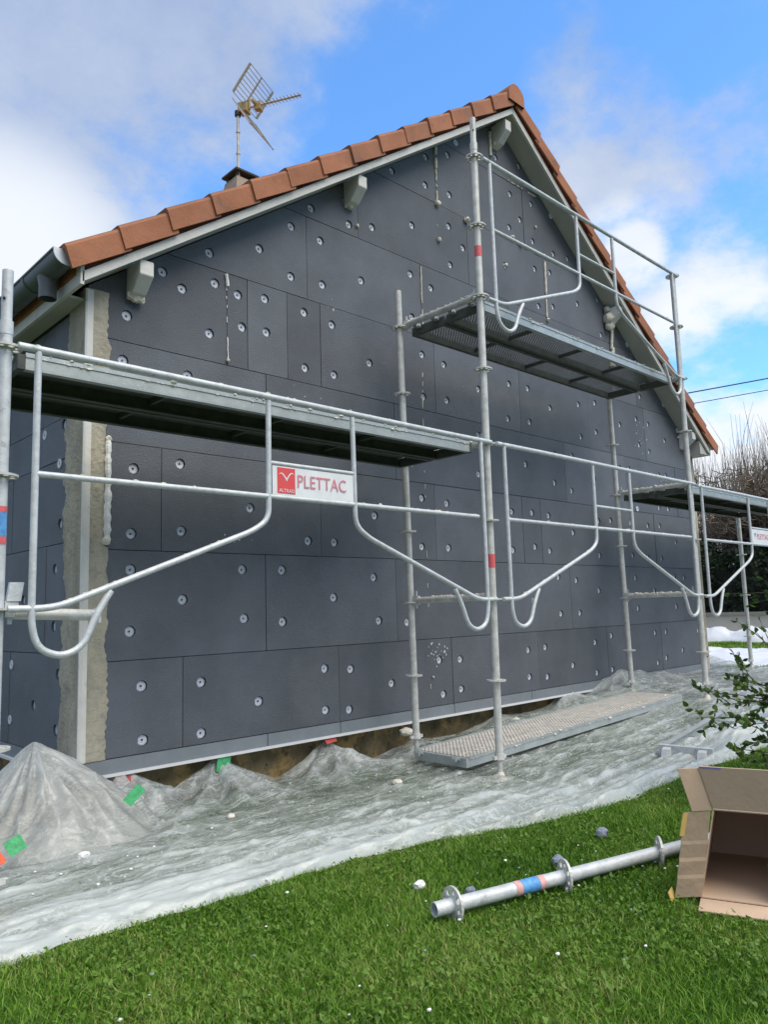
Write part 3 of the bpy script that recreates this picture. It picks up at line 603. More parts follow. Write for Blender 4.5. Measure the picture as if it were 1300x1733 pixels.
# ------------------------------------------------------------------ aerial
A0=Vector((.27,3.12,4.3)); ANT=empty('tv_aerial',A0,'television aerial with grid reflector on a thin mast beside the chimney','aerial')
def ap(name,bm,m,smooth=True): bmesh.ops.translate(bm,verts=bm.verts,vec=-A0); return fin(name,bm,m,ANT,smooth)
bm=nb(); tube(bm,[(.24,3.25,4.3),(.235,3.25,5.64)],.016,8)
for z in(5.18,5.42): tube(bm,[(.236,3.25,z),(.236,3.25,z+.02)],.023,8)
ap('mast',bm,'galvold')
bm=nb(); tube(bm,[(.235,3.25,5.61),(.235,3.25,5.66)],.034,8); ap('mast_clamp',bm,'black')
hd=Vector((math.cos(R(26)),math.sin(R(26)),0)); bd=Vector((math.cos(R(-64)),math.sin(R(-64)),-.04)); Zu=Vector((0,0,1))
hc=Vector((.275,3.22,5.69))
def panel(tilt,name,L=.37,hw=.235):
    bm=nb(); pd=(bd*math.cos(tilt)+Zu*math.sin(tilt)).normalized()
    s0=.045
    for s in(-1,1):
        a=hc+hd*hw*s+pd*s0; b=hc+hd*hw*s+pd*L; nrm=pd.cross(hd).normalized()
        obox(bm,a-hd*.014-nrm*.006,hd*.028,pd*(L-s0),nrm*.012)
    for k in range(9):
        c=hc+pd*(s0+(L-s0)*k/8); tube(bm,[c-hd*hw,c+hd*hw],.0042,5)
    obox(bm,hc-hd*.008+pd*s0,hd*.016,pd*(L-s0),pd.cross(hd).normalized()*.012)
    ap(name,bm,'antpale',False)
panel(R(52),'reflector_grid'); panel(R(-58),'reflector_grid',.43)
bm=nb(); bs=hc-bd*.06; tube(bm,[bs,bs+bd*.74],.010,6)
for k in range(12):
    c=bs+bd*(.28+.040*k); L=.060-.0015*k
    for e in (0,):
        tube(bm,[c-hd*L+Zu*.0,c+hd*L],.0035,5); tube(bm,[c-Zu*.022,c+Zu*.022],.003,5)
ap('boom',bm,'antpale')
bm=nb(); obox(bm,hc-hd*.05-Zu*.05-bd*.03,hd*.10,bd*.10,Zu*.10); obox(bm,hc+bd*.15-hd*.03-Zu*.05,hd*.06,bd*.07,Zu*.08); tube(bm,[hc+bd*.17-hd*.10,hc+bd*.17+hd*.10],.018,6); tube(bm,[hc+bd*.08-Zu*.02,hc+bd*.08+Zu*.10],.013,6)
ap('dipole_box',bm,'antgold',False)
# ------------------------------------------------------------------ scaffolding
BAY=2.942; DEP=.737; PR=.0242
def rosette_bm():
    bm=nb(); n=24; outer=[(.0605*math.cos(2*math.pi*k/n),.0605*math.sin(2*math.pi*k/n)) for k in range(n)]
    holes=[(0,0,.0245,12)]+[(.043*math.cos(2*math.pi*k/8+.2),.043*math.sin(2*math.pi*k/8+.2),.0125 if k%2 else .0095,8) for k in range(8)]
    cdt_plate(bm,outer,holes,lambda a,b,d:(a,b,d-.0045),.009,both=True); return bm
rb=rosette_bm(); bmesh.ops.recalc_face_normals(rb,faces=rb.faces); RME=bpy.data.meshes.new('rosette'); rb.to_mesh(RME); rb.free(); RME.materials.append(MT['galvold'])
def standard(name,x,y,zb,zt,levels,label,mt='galvold',dxb=0,dxt=0,spig=None,base=True,stick=()):
    zg=G(x,y); S0=empty(name,(x+dxb,y,zg),label,'scaffold pole','upright poles of the scaffolding')
    def px_(z): return dxb+(dxt-dxb)*(z-zb)/(zt-zb)-dxb
    bm=nb(); top=zt if spig is None else spig
    zz=np.linspace(zb,top,24); tube(bm,[(px_(z),0,z-zg) for z in zz],PR,16)
    fin('pole',bm,mt,S0,True)
    if spig is not None:
        bm=nb(); tube(bm,[(px_(spig),0,spig-zg),(px_(zt),0,zt-zg)],.0205,14); tube(bm,[(px_(spig-.05),0,spig-.05-zg),(px_(spig+.004),0,spig+.004-zg)],.0262,14)
        zz_=spig+.09-zg; tube(bm,[(-.015+px_(spig),-.0155,zz_),(-.018+px_(spig),-.0175,zz_)],.006,8,mi=1)
        fin('spigot',bm,[mt,'black'],S0,True)
    for l in levels:
        z=4-.5*l; o=link('rosette',RME,S0); o.location=(px_(z),0,z-zg); o.rotation_euler=(random.uniform(-.03,.03),random.uniform(-.03,.03),random.random())
    if base:
        bm=nb(); tube(bm,[(0,0,.008),(0,0,zb-zg+.02)],.0165,10)
        fin('jack_shaft',bm,'galvold',S0,True)
        bm=nb(); tube(bm,[(0,0,zb-zg-.025),(0,0,zb-zg+.012)],[.033,.028],12); obox(bm,(-.058,-.008,zb-zg-.022),(.116,0,0),(0,.016,0),(0,0,.02))
        fin('jack_nut',bm,'galvold',S0)
        bm=nb(); c,s_=math.cos(.5),math.sin(.5); obox(bm,(-.075*c+.075*s_,-.075*s_-.075*c,.004),(.15*c,.15*s_,0),(-.15*s_,.15*c,0),(0,0,.007)); tube(bm,[(0,0,.01),(0,0,.05)],[.034,.02],10)
        fin('base_plate',bm,'foam',S0)
    for (z,h,m_) in stick:
        bm=nb(); n=12; a0,a1=R(150),R(320)
        for k in range(n):
            t0=a0+(a1-a0)*k/n; t1=a0+(a1-a0)*(k+1)/n; rr=PR+.0012
            q=[(px_(z)+rr*math.cos(t0),rr*math.sin(t0),z-zg),(px_(z)+rr*math.cos(t1),rr*math.sin(t1),z-zg),(px_(z)+rr*math.cos(t1),rr*math.sin(t1),z+h-zg),(px_(z)+rr*math.cos(t0),rr*math.sin(t0),z+h-zg)]
            bm.faces.new([bm.verts.new(p) for p in q])
        fin('sticker',bm,m_,S0,True)
    return S0
standard('scaffold_standard',-BAY,0,-.45,1.81,[5,6,7,8],'nearest galvanised scaffold pole at the left edge, with a blue and red sticker','galv',spig=1.60,stick=((.74,.028,'stickred'),(.769,.09,'stickblue'),(.86,.022,'stickred'),))
standard('scaffold_standard',0,0,-.45,3.79,range(1,9),'tall plaster-spattered scaffold pole in the middle, carrying two guardrails and two red stickers','galvold',dxb=-.03,dxt=.012,spig=3.60,stick=((2.78,.075,'stickred'),(.70,.085,'stickred')))
standard('scaffold_standard',0,DEP,-.40,2.78,[3,4,5,6,7,8],'scaffold pole close to the grey wall, behind the tall middle pole','galvold',dxb=.0,dxt=-.03)
standard('scaffold_standard',BAY,0,-.26,3.53,range(1,9),'tall scaffold pole at the right end of the gable wall','galvdark' and 'galvold',dxb=-.01,dxt=-.01,stick=((.68,.05,'tape_yellow'),)[:0])
standard('scaffold_standard',BAY,DEP,-.28,2.52,[3,4,5,6,7,8],'scaffold pole close to the wall under the far end of the upper deck','galvold',dxb=.03,dxt=-.02)
standard('scaffold_standard',2*BAY,DEP,-.28,1.55,[5,6,7,8],'far scaffold pole standing on the lawn beyond the house corner','galvold')
# guardrail frames
def guardrail(x0,z0,label,sign=None,rot=0):
    o0=Vector((x0,-.052,z0)); Gd=empty('guardrail',o0,label,'guardrail','guardrail frames of the scaffolding')
    r=.0135
    def P(x,z,y=0): return (x,y,z)
    bm=nb(); tube(bm,[P(.03,.0),P(.5,.002),P(BAY/2,.0),P(BAY-.5,-.002),P(BAY-.03,-.0)],r*1.15,12)
    fin('top_rail',bm,'galv',Gd,True)
    bm=nb(); tube(bm,[P(.10,-.49),P(BAY-.19,-.49)],r*.95,12); fin('middle_rail',bm,'galv',Gd,True)
    def side(m):     # mirrored half: end upright with bottom hook, raking tube up to inner upright
        X=(lambda x:x) if m>0 else (lambda x:BAY-x-.03)
        bm=nb(); tube(bm,bend([P(X(.105),-.01),P(X(.105),-1.06),P(X(.13),-1.15),P(X(.22),-1.185),P(X(.30),-1.15),P(X(.355),-1.02),P(X(.41),-.935)],.05),r,12); fin('end_upright',bm,'galv',Gd,True)
        bm=nb(); tube(bm,bend([P(X(.02),-1.0),P(X(.19),-1.0),P(X(1.09),-.66),P(X(1.18),-.60),P(X(1.185),-.02)],.07),r,12); fin('raking_tube',bm,'galv',Gd,True)
    side(1); side(-1)
    bm=nb(); tube(bm,[P(1.19,-.325),P(BAY-1.22,-.325)],r*.8,10); fin('cross_bar',bm,'galv',Gd,True)
    if sign:
        x1,x2,za,zb=1.20,BAY-1.225,-.478,-.337
        bm=nb(); box(bm,x1,x2,-.006,-.002,za,zb); sg=fin('sign_plate',bm,'signwhite',Gd)
        def text(name,s,x,z,h,w,m,par):
            cu=bpy.data.curves.new(name,'FONT'); cu.body=s; cu.size=1; cu.resolution_u=3
            t=bpy.data.objects.new(name,cu); COL.objects.link(t); bpy.context.view_layer.update()
            me=bpy.data.meshes.new_from_object(t.evaluated_get(bpy.context.evaluated_depsgraph_get())); bpy.data.objects.remove(t)
            co=np.zeros(len(me.vertices)*3); me.vertices.foreach_get('co',co); co=co.reshape(-1,3); mn=co.min(0); mx=co.max(0)
            q=np.zeros_like(co); q[:,0]=x+(co[:,0]-mn[0])/(mx[0]-mn[0])*w; q[:,2]=z+(co[:,1]-mn[1])/(mx[1]-mn[1])*h; q[:,1]=-.0095
            me.vertices.foreach_set('co',q.ravel()); me.materials.clear(); me.materials.append(MT[m]); me.update(); return link(name,me,par)
        if sign=='near':
            bm=nb(); box(bm,x1+.028,x1+.135,-.0075,-.0062,za+.008,zb-.006); lg=fin('red_logo_square',bm,'signred',sg)
            # white gull: two curved wings
            bm=nb(); cx_,cz_=x1+.083,zb-.062
            for s_ in(-1,1):
                t_=[];b_=[]
                for k in range(9):
                    t=k/8; xx=cx_+s_*.046*t; zz=cz_+.030*math.sin(t*2.2)*(1 if s_<0 else 1.15)-.002; th=.011*(1-t)+.001
                    t_.append(bm.verts.new((xx,-.0085,zz+th*.5))); b_.append(bm.verts.new((xx,-.0085,zz-th*.7)))
                for k in range(8): bm.faces.new([t_[k],t_[k+1],b_[k+1],b_[k]] if s_>0 else [t_[k],b_[k],b_[k+1],t_[k+1]])
            fin('gull_emblem',bm,'signwhite',sg)
            text('small_lettering','ALTRAD',x1+.036,za+.014,.017,.092,'signwhite',sg)
            text('lettering','PLETTAC',x1+.150,za+.045,.064,.315,'signpink',sg)
        else:
            text('lettering','PLETTAC',x1+.125,za+.045,.055,.31,'signpink',sg)
            bm=nb(); prism(bm,[(x1+.07,-.0085,za+.06),(x1+.105,-.0085,za+.105),(x1+.06,-.0085,za+.10)],(0,.001,0)); fin('grey_mark',bm,'greychunk',sg)
    return Gd
guardrail(-BAY,1.5,'nearest guardrail, carrying the red and white sign plate, in front of the left deck','near')
guardrail(0,1.5,'guardrail without a sign between the middle and the right scaffold poles')
guardrail(0,3.48,'highest guardrail, standing against the sky above the upper deck')
guardrail(BAY,1.49,'far guardrail with a small faded sign, cut by the right edge of the photo','far')
def splash(par,segs,n,sc=1.0):
    bm=nb()
    for k in range(n):
        a,b=random.choice(segs); a=Vector(a); b=Vector(b); p=a.lerp(b,random.random()); r=random.uniform(.0025,.0075)*sc*(1.6 if random.random()<.12 else 1)
        blobm(bm,p,r,k,1,(random.uniform(1,2.6),.9,.7))
    o=fin('plaster_splashes',bm,'foam',par,True); o['kind']='stuff'; return o
for gd in [o for o in COL.objects if o.name.startswith('guardrail') and o.type=='EMPTY']:
    splash(gd,[((.03,0,.0155),(BAY-.03,0,.0155)),((.1,0,-.477),(BAY-.2,0,-.477)),((.2,0,-.985),(1.05,0,-.665)),((BAY-.25,0,-.985),(BAY-1.1,0,-.665))],70)
# transoms
def coupler(bm,c,d):
    c=Vector(c); d=Vector(d).normalized(); s=Vector((-d.y,d.x,0))
    obox(bm,c+d*.025-s*.011-Vector((0,0,.03)),d*.05,s*.022,(0,0,.06)); obox(bm,c+d*.040-s*.004-Vector((0,0,.055)),d*.014,s*.008,(0,0,.12))
def transom(x,z,label,x2=None,y0=0,y1=DEP,m='galvold'):
    x2=x if x2 is None else x2; T=empty('scaffold_transom',(x,y0,z),label,'scaffold tube','transom tubes of the scaffolding')
    d=Vector((x2-x,y1-y0,0)); dn=d.normalized(); bm=nb(); n=10; tube(bm,[dn*.06+ (d-dn*.12)*(k/n) for k in range(n+1)],.0215,12); fin('tube',bm,m,T,True)
    bm=nb(); coupler(bm,(0,0,0),dn); fin('wedge_head',bm,m,T); bm=nb(); coupler(bm,d,-dn); fin('wedge_head',bm,m,T)
    if y0==0: splash(T,[(dn*.08+Vector((0,0,.022)),d-dn*.08+Vector((0,0,.022)))],26,1.5)
    return T
transom(0,.515,'low bare transom tube between the middle pole and the pole by the wall')
transom(BAY-.01,.515,'low transom tube at the right end of the gable wall, no deck on it')
transom(0,1.515,'transom tube carrying the near end of the left deck beside the middle pole')
transom(0,2.515,'plaster-covered transom tube carrying the near end of the upper deck')
transom(BAY,2.515,'transom tube carrying the far end of the upper deck')
transom(BAY,1.515,'transom tube carrying the far deck at the right end of the wall')
T=empty('side_bracket',(-BAY,0,.5),'short steel bracket wedged low onto the nearest scaffold pole','bracket')
bm=nb(); tube(bm,[(.06,.01,-.015),(.40,.06,-.03)],.0225,12); fin('tube',bm,'galvold',T,True)
bm=nb(); coupler(bm,(0,0,0),(1,.1,0)); obox(bm,(.03,-.012,.03),(.05,0,0),(0,.02,0),(.01,0,.07)); fin('wedge_head',bm,'galv',T); bm=nb(); obox(bm,(.395,.03,-.06),(.012,0,0),(0,.055,0),(0,0,.06)); fin('end_bracket',bm,'galv',T)
# decks
def deck(x,y,z,L,wd,label,m='perf',fm='deckside',under='galvdark',rz=0,tilt=0,group='steel deck planks of the scaffolding',ribs=True,H_=.062,inner=False):
    D=empty('deck_plank',(x,y,z),label,'scaffold deck',group,rz); D.rotation_euler=(0,tilt,rz)
    bm=nb(); q=[bm.verts.new(p) for p in((.03,.012,0),(L-.03,.012,0),(L-.03,wd-.012,0),(.03,wd-.012,0))]; bm.faces.new(q); fin('perforated_plate',bm,m,D)
    for yy in(0,wd-.014):
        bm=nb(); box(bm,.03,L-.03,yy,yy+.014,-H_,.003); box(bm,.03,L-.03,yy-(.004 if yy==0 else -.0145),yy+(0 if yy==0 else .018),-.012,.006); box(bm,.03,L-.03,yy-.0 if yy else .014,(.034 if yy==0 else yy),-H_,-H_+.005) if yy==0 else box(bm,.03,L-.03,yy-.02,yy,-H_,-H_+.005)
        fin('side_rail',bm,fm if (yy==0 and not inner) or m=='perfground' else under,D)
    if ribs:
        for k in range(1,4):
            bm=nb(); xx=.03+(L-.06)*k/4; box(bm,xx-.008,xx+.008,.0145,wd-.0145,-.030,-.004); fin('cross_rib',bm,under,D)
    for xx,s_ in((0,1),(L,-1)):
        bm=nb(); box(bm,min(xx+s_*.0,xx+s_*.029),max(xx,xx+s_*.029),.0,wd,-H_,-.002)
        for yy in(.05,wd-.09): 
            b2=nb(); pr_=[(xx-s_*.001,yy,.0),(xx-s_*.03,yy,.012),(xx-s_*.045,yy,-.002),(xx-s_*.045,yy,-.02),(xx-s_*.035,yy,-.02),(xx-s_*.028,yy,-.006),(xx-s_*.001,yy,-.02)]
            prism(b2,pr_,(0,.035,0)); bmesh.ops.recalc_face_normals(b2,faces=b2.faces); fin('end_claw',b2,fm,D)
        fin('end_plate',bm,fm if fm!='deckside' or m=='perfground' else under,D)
    if not inner: splash(D,[((.05,-.004,.006),(L-.05,-.004,.006)),((.05,-.002,-.012),(L-.05,-.002,-.012)),((.05,.10,.003),(L-.05,.10,.003))],90,1.1)
    return D
W1=.318
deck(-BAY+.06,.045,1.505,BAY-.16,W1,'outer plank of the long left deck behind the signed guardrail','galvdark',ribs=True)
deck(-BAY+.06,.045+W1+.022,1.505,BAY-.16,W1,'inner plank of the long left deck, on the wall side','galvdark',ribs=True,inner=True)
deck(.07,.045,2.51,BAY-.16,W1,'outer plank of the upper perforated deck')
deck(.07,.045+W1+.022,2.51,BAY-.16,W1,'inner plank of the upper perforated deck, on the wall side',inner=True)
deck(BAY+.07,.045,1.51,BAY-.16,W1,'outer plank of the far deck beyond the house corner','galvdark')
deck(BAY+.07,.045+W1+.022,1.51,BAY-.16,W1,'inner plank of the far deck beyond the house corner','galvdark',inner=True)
# loose deck lying on the sheeting
p0=Vector((-.10,.20)); p1=Vector((2.50,.12)); 
ang=math.atan2(p1.y-p0.y,p1.x-p0.x)
deck(-.10,.21,-.485,2.82,.47,'plaster-splashed perforated deck lying on the plastic sheeting at the foot of the wall','perfground','deckside','galvdark',ang,-math.atan2(.13,2.82),None,H_=.058)
# upturned deck section
U=empty('upturned_deck',(.93,-.91,-.53),'short upturned steel deck channel on the sheeting beside the shrub','scaffold deck'); U.rotation_euler=(0,-R(3),R(6))
bm=nb(); box(bm,0,1.25,0,.33,.0,.006); box(bm,0,1.25,0,.012,.006,.075); box(bm,0,1.25,.318,.33,.006,.075); box(bm,0,1.25,.012,.04,.069,.074); box(bm,0,1.25,.29,.318,.069,.074); fin('channel',bm,'deckside',U)
bm=nb(); box(bm,-.03,-.001,-.002,.332,-.0,.08); fin('end_plate',bm,'galv',U)
for yy in(.03,.25):
    bm=nb(); prism(bm,[(-.031,yy,.02),(-.08,yy,-.03),(-.085,yy,.02),(-.06,yy,.06),(-.031,yy,.07)],(0,.05,0)); bmesh.ops.recalc_face_normals(bm,faces=bm.faces); fin('end_claw',bm,'galv',U)
for k in range(2):
    bm=nb(); box(bm,.5+.6*k,.525+.6*k,.0125,.3175,.0065,.03); fin('cross_rib',bm,'deckside',U)
# fallen standard on the grass
td=Vector((.93,-.245,.0)).normalized(); T=empty('loose_standard',(-1.90,-1.172,-.545),'loose scaffold pole lying on the grass with a blue and pink sticker','scaffold pole'); T.rotation_euler=(0,0,math.atan2(td.y,td.x))
bm=nb(); n=16
for rr,flip in((PR,0),(PR-.0035,1)):
    rg=[[bm.verts.new((x_,rr*math.cos(2*math.pi*k/n),rr*math.sin(2*math.pi*k/n))) for k in range(n)] for x_ in np.linspace(0,1.9,20)]
    for a,b in zip(rg[:-1],rg[1:]):
        for k in range(n): bm.faces.new([a[k],a[(k+1)%n],b[(k+1)%n],b[k]] if not flip else [a[k],b[k],b[(k+1)%n],a[(k+1)%n]])
    if flip:
        for k in range(n): bm.faces.new([first[k],first[(k+1)%n],rg[0][(k+1)%n],rg[0][k]])
    else: first=rg[0]
fin('pole',bm,'galv',T,True)
for k in range(4):
    o=link('rosette',RME,T); o.location=(.075+.5*k,0,0); o.rotation_euler=(.3*k,R(90)+.04,0)
for a,b,m_ in((.335,.362,'stickpink'),(.364,.44,'stickblue'),(.442,.468,'stickpink')):
    bm=nb(); tube(bm,[(a,0,0),(b,0,0)],PR+.0012,16,False); fin('sticker',bm,m_,T,True)
# ------------------------------------------------------------------ plastic sheeting
def ridged(x,y,s,seed,oct_=4):
    v=0;a=1;t=0
    for o_ in range(oct_):
        n=noise.noise(Vector((x*s,y*s,seed+o_*7.3))); v+=a*(1-abs(n)*2.2); t+=a; a*=.55; s*=2.1
    return v/t
NX,NY=760,190
xv=np.linspace(-3.6,6.2,NX); V=np.zeros((NX,NY,3)); OP=np.zeros((NX,NY))
PK=[(-1.98,.24),(-1.37,.19),(-.55,.18),(.3,.05),(1.3,.05),(2.3,.09),(3.2,.17),(4.1,.19),(5.0,.2),(-2.6,.2)]
for i in range(NX):
    x=xv[i]; ye=edge_y(x)+.035*noise.noise(Vector((x*2.1,0,5)))+.02*noise.noise(Vector((x*7,0,9))); yw=1.06
    for j in range(NY):
        t=j/(NY-1); y=ye+(yw-ye)*t; de=y-ye; dw=yw-y
        if x>3.3: y=ye+(yw+.6*min(1,(x-3.3)/2)-ye)*t
        wx=x+.25*noise.noise(Vector((x*1.3,y*1.3,2)))
        r1=ridged(wx*.45,y*1.9+.35*x*.3,2.0,1.0,5); r2=ridged(x,y,2.2,11.0,4)
        h=.014+.008*max(0,r1)**2+.016*max(0,r2)**3
        fold=math.exp(-(de/.13)**2)*(.5+.5*noise.noise(Vector((x*1.1,y*9,4))))
        fr=ridged(x*.35,y*5.5,2.0,21.0,3)
        band=math.exp(-(de/.36)**2)
        vd=noise.voronoi(Vector((wx*3.2,y*5.5,1.0)))[0]; h+=.010*min(.8,vd[1]-vd[0]); vd=noise.voronoi(Vector((wx*8,y*12,4.0)))[0]; h+=.004*min(.8,vd[1]-vd[0])
        lf=ridged(x*.16+.05*y,y*7.5-.5*x*.0,1.0,41.0,3); h+=.030*fold*(.4+.6*fr)+.032*band*max(0,lf)**1.5+.014*max(0,lf)**2; r1=r1*.5+lf*.5
        if de<.02: h*=de/.02*.8+.15
        # lifted to the wall at taped points
        lift=0
        for px_,a in PK: 
            if abs(x-px_)<.55 and dw<.8:
                rr=math.hypot(x-px_,dw); an=math.atan2(dw,x-px_); rw=.42*(1+.35*math.sin(an*7+px_*5)*math.sin(an*3+px_))
                lift=max(lift,a*max(0,1-rr/rw)**1.45)
        if x>2.4: lift=max(lift,min(1,(x-2.4)/.8)*.20*max(0,1-dw/.5)**1.4*(1+.3*noise.noise(Vector((x*4,0,0)))))
        # piled fold near the upturned deck at right
        bx=math.exp(-((x-1.62)/.24)**2-((y+.84)/.14)**2); h+=.11*bx*(.6+.6*ridged(x*.5,y*2,3,31,3))
        V[i,j]=(x,y,G(x,y)+h+lift)
        o_=.0+.20*max(0,noise.noise(Vector((x*1.6,y*2.2,55)))+.2)+.30*(r1-.25)+.15*max(0,-1.6-x)+.30*max(0,r2-.35)+.38*band*(.6+.6*fr)+.35*math.exp(-((de-.55)/.15)**2)*max(0,noise.noise(Vector((x*.8,0,6)))+.2)
        if x>1.0: o_+=.22*min(1,(x-1.0)/1.2)
        o_+=.14*math.exp(-(de/.15)**2)+.6*bx+.22*min(1,lift*5)
        OP[i,j]=o_
# sharp creases: long ones along the edge, others fanning out from the taped points
XX,YY=V[:,:,0],V[:,:,1]; rc=random.Random(23); EE=np.interp(XX,EX,EY); lifted=np.zeros_like(XX)
def crease(x0,y0,an,L,amp,w,cv,op):
    u=(XX-x0)*math.cos(an)+(YY-y0)*math.sin(an); v=-(XX-x0)*math.sin(an)+(YY-y0)*math.cos(an)+cv*((u/L-.5)**2)*L+.012*np.sin(u*23+x0*9)+.02*np.sin(u*7+y0*5)
    win=np.clip(1-np.abs(u/L*2-1),0,1)**.6*(u>0)*(u<L); k=np.exp(-np.abs(v)/w)*win
    V[:,:,2]+=amp*k; OP[:,:]+=op*k
for k in range(240):
    x0=rc.uniform(-3.6,5.5); y0=edge_y(x0)+rc.random()**1.4*1.5; near_=y0-edge_y(x0)<.45
    crease(x0,y0,rc.gauss(.0,.16) if near_ else rc.gauss(.1,.55),rc.uniform(.25,1.3)*(1.2 if near_ else .7),rc.uniform(.006,.020),rc.uniform(.010,.024),rc.uniform(-.35,.35),rc.uniform(.25,.7))
for px_,a in PK:
    for q in range(7):
        an=-math.pi*(.08+.84*(q+rc.random())/7); crease(px_,1.04,an,rc.uniform(.35,.9),rc.uniform(.006,.016)*(a>.1)+.002,rc.uniform(.008,.016),rc.uniform(-.3,.3),.45)
idx=np.arange(NX-1)[:,None]*NY+np.arange(NY-1)[None,:]; idx=idx.ravel()
sh=npmesh('ground_sheet',V.reshape(-1,3),np.stack([idx,idx+NY,idx+NY+1,idx+1],-1),'sheet',smooth=True)
tag(sh,'clear crumpled plastic dust sheet spread over the grass along the foot of the wall','plastic sheet')
at=sh.data.attributes.new('opac','FLOAT','POINT'); at.data.foreach_set('value',np.clip(OP,0,1.3).ravel().astype(np.float32))
for nm,x,y,z,w,h,m_,ry in (('tape',-1.98,1.0,-.395,.11,.05,'tape_red',.1),('tape',-1.37,1.0,-.40,.09,.10,'tape_green',.3),('tape',-.55,1.005,-.375,.09,.035,'tape_red',-.1)):
    bm=nb(); obox(bm,(-w/2,0,-h/2),(w,0,0),(0,.02,h),(0,-.003,0)); o=fin(nm,bm,m_,sh); o.location=(x,y-.02,z-.01); o.rotation_euler=(0,ry,0)
# covered heap at the corner
HP=empty('covered_heap',(-2.45,.8,-.6),'tent-shaped heap wrapped in milky plastic sheeting at the left house corner','plastic-covered heap')
ctrl=[((-2.48,.98),.50),((-2.14,.90),.37),((-2.0,.84),.24)]
NA,NR=300,90; V=np.zeros((NA,NR,3)); OP=np.zeros((NA,NR))
pk=Vector((-2.47,.93)); basepts=[]
for a in range(NA):
    th=2*math.pi*a/NA
    Rm=.52+.12*math.cos(th)+.05*noise.noise(Vector((math.cos(th)*2,math.sin(th)*2,1)))
    if math.sin(th)<0: Rm*=1.05
    for r in range(NR):
        t=r/(NR-1); x=pk.x+math.cos(th)*Rm*t; y=pk.y+math.sin(th)*Rm*t*.95
        y=min(y,1.6)
        h=.45*(1-t**1.35)**1.25*(1+.06*math.sin(3*th+1))
        # ridge towards the wall corner
        dx=x-pk.x
        rid=.46-.42*max(0,dx)/.62; yr=.93-.10*dx
        if dx>0: h=max(h,(rid)*max(0,1-abs(y-yr)/.42)**1.1*(1-t**6))
        fold=abs(math.sin(th*4.5+1.5*noise.noise(Vector((math.cos(th),math.sin(th),t*1.2)))*2))**.6
        h*=1-.20*(1-fold)*min(1,t*1.6); h+=.012*math.sin(th*19+3*t+2*noise.noise(Vector((th,t*2,4))))*math.sin(math.pi*t)
        V[a,r]=(x+2.45,y-.8,G(x,y)+max(.012,h)+.6-.004)
        OP[a,r]=.18+.28*fold+.10*(t<.5)
TH=(np.arange(NA)*2*math.pi/NA)[:,None]; TT=(np.arange(NR)/(NR-1))[None,:]
for k in range(34):
    t0=rc.uniform(0,2*math.pi); sl_=rc.gauss(0,.9); ta=rc.random()*.5; tb=ta+rc.uniform(.25,.6)
    dth=(TH-t0-sl_*(TT-.5)-.12*np.sin(TT*9+k)+math.pi)%(2*math.pi)-math.pi; kk=np.exp(-np.abs(dth)*TT/.016)*np.clip(1-np.abs((TT-ta)/(tb-ta)*2-1),0,1)**.5*(TT>ta)*(TT<tb)
    V[:,:,2]+=.016*kk; OP[:,:]+=.55*kk
ia=np.arange(NA)[:,None]; ir=np.arange(NR-1)[None,:]; f=np.stack([(ia*NR+ir).ravel(),(ia*NR+ir+1).ravel(),(((ia+1)%NA)*NR+ir+1).ravel(),(((ia+1)%NA)*NR+ir).ravel()],-1)
o=npmesh('plastic_cover',V.reshape(-1,3),f,'sheetheap',HP,smooth=True)
at=o.data.attributes.new('opac','FLOAT','POINT'); at.data.foreach_set('value',OP.ravel().astype(np.float32))
bm=nb(); 
for k,(x,y,z,r) in enumerate([(.0,.14,.16,.16),(.20,.12,.09,.14),(-.12,.12,.09,.15)]): blobm(bm,(x,y,z),r*.8,k,2)
fin('stacked_bags',bm,'render',HP,True)
for x,y,z,w,h,m_,rz in ((-2.80,.42,-.50,.085,.075,'tape_orange',-.5),(-2.70,.44,-.47,.07,.055,'tape_green',-.4),(-2.10,.60,-.40,.10,.035,'tape_green',-.7)):
    bm=nb(); obox(bm,(-w/2,0,-h/2),(w,0,0),(0,.04,h),(0,-.003,.001)); o=fin('tape',bm,m_,HP); o.location=(x+2.45,y-.8,z+.6); o.rotation_euler=(0,rz,0)
# ------------------------------------------------------------------ cardboard box
BX=Vector((-1.131,-1.732,-.575)); w_=Vector((.50,.182,.0)); u_=Vector((.075,-.215,0)); v_=Vector((.055,-.045,.29))
CB=empty('cardboard_box',BX,'open brown cardboard box lying on its side on the grass, flaps towards the camera','box')
def panelq(name,o,a,b,m,th=.004,creases=0):
    bm=nb(); o,a,b=map(Vector,(o,a,b)); n=a.cross(b).normalized()*th
    if creases:
        K=[0]+creases+[1]
        prev=None
        for k,t in enumerate(K):
            off=n.normalized()*(.004 if 0<k<len(K)-1 and k%2 else 0)
            cur=[bm.verts.new(o+b*t+off),bm.verts.new(o+a+b*t+off),bm.verts.new(o+a+b*t+off+n),bm.verts.new(o+b*t+off+n)]
            if prev:
                for i_ in range(4): bm.faces.new([prev[i_],prev[(i_+1)%4],cur[(i_+1)%4],cur[i_]])
            else: bm.faces.new(cur)
            prev=cur
        bm.faces.new(prev[::-1])
    else: obox(bm,o,a,b,n)
    bmesh.ops.recalc_face_normals(bm,faces=bm.faces)
    return fin(name,bm,m,CB)
Z0=Vector((0,0,0))
panelq('side_panel',Z0,w_,v_,'card'); panelq('side_panel',u_,w_,v_,'card'); panelq('bottom_panel',Z0,w_,u_,'card'); panelq('top_panel',v_,w_,u_,'card'); panelq('back_panel',w_,u_,v_,'card')
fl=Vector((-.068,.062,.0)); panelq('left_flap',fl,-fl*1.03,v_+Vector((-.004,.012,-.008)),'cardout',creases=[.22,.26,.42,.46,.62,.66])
tf=Vector((-.045,.020,.150)); panelq('top_flap',v_+Vector((.0,.0,.004)),u_,tf,'card')
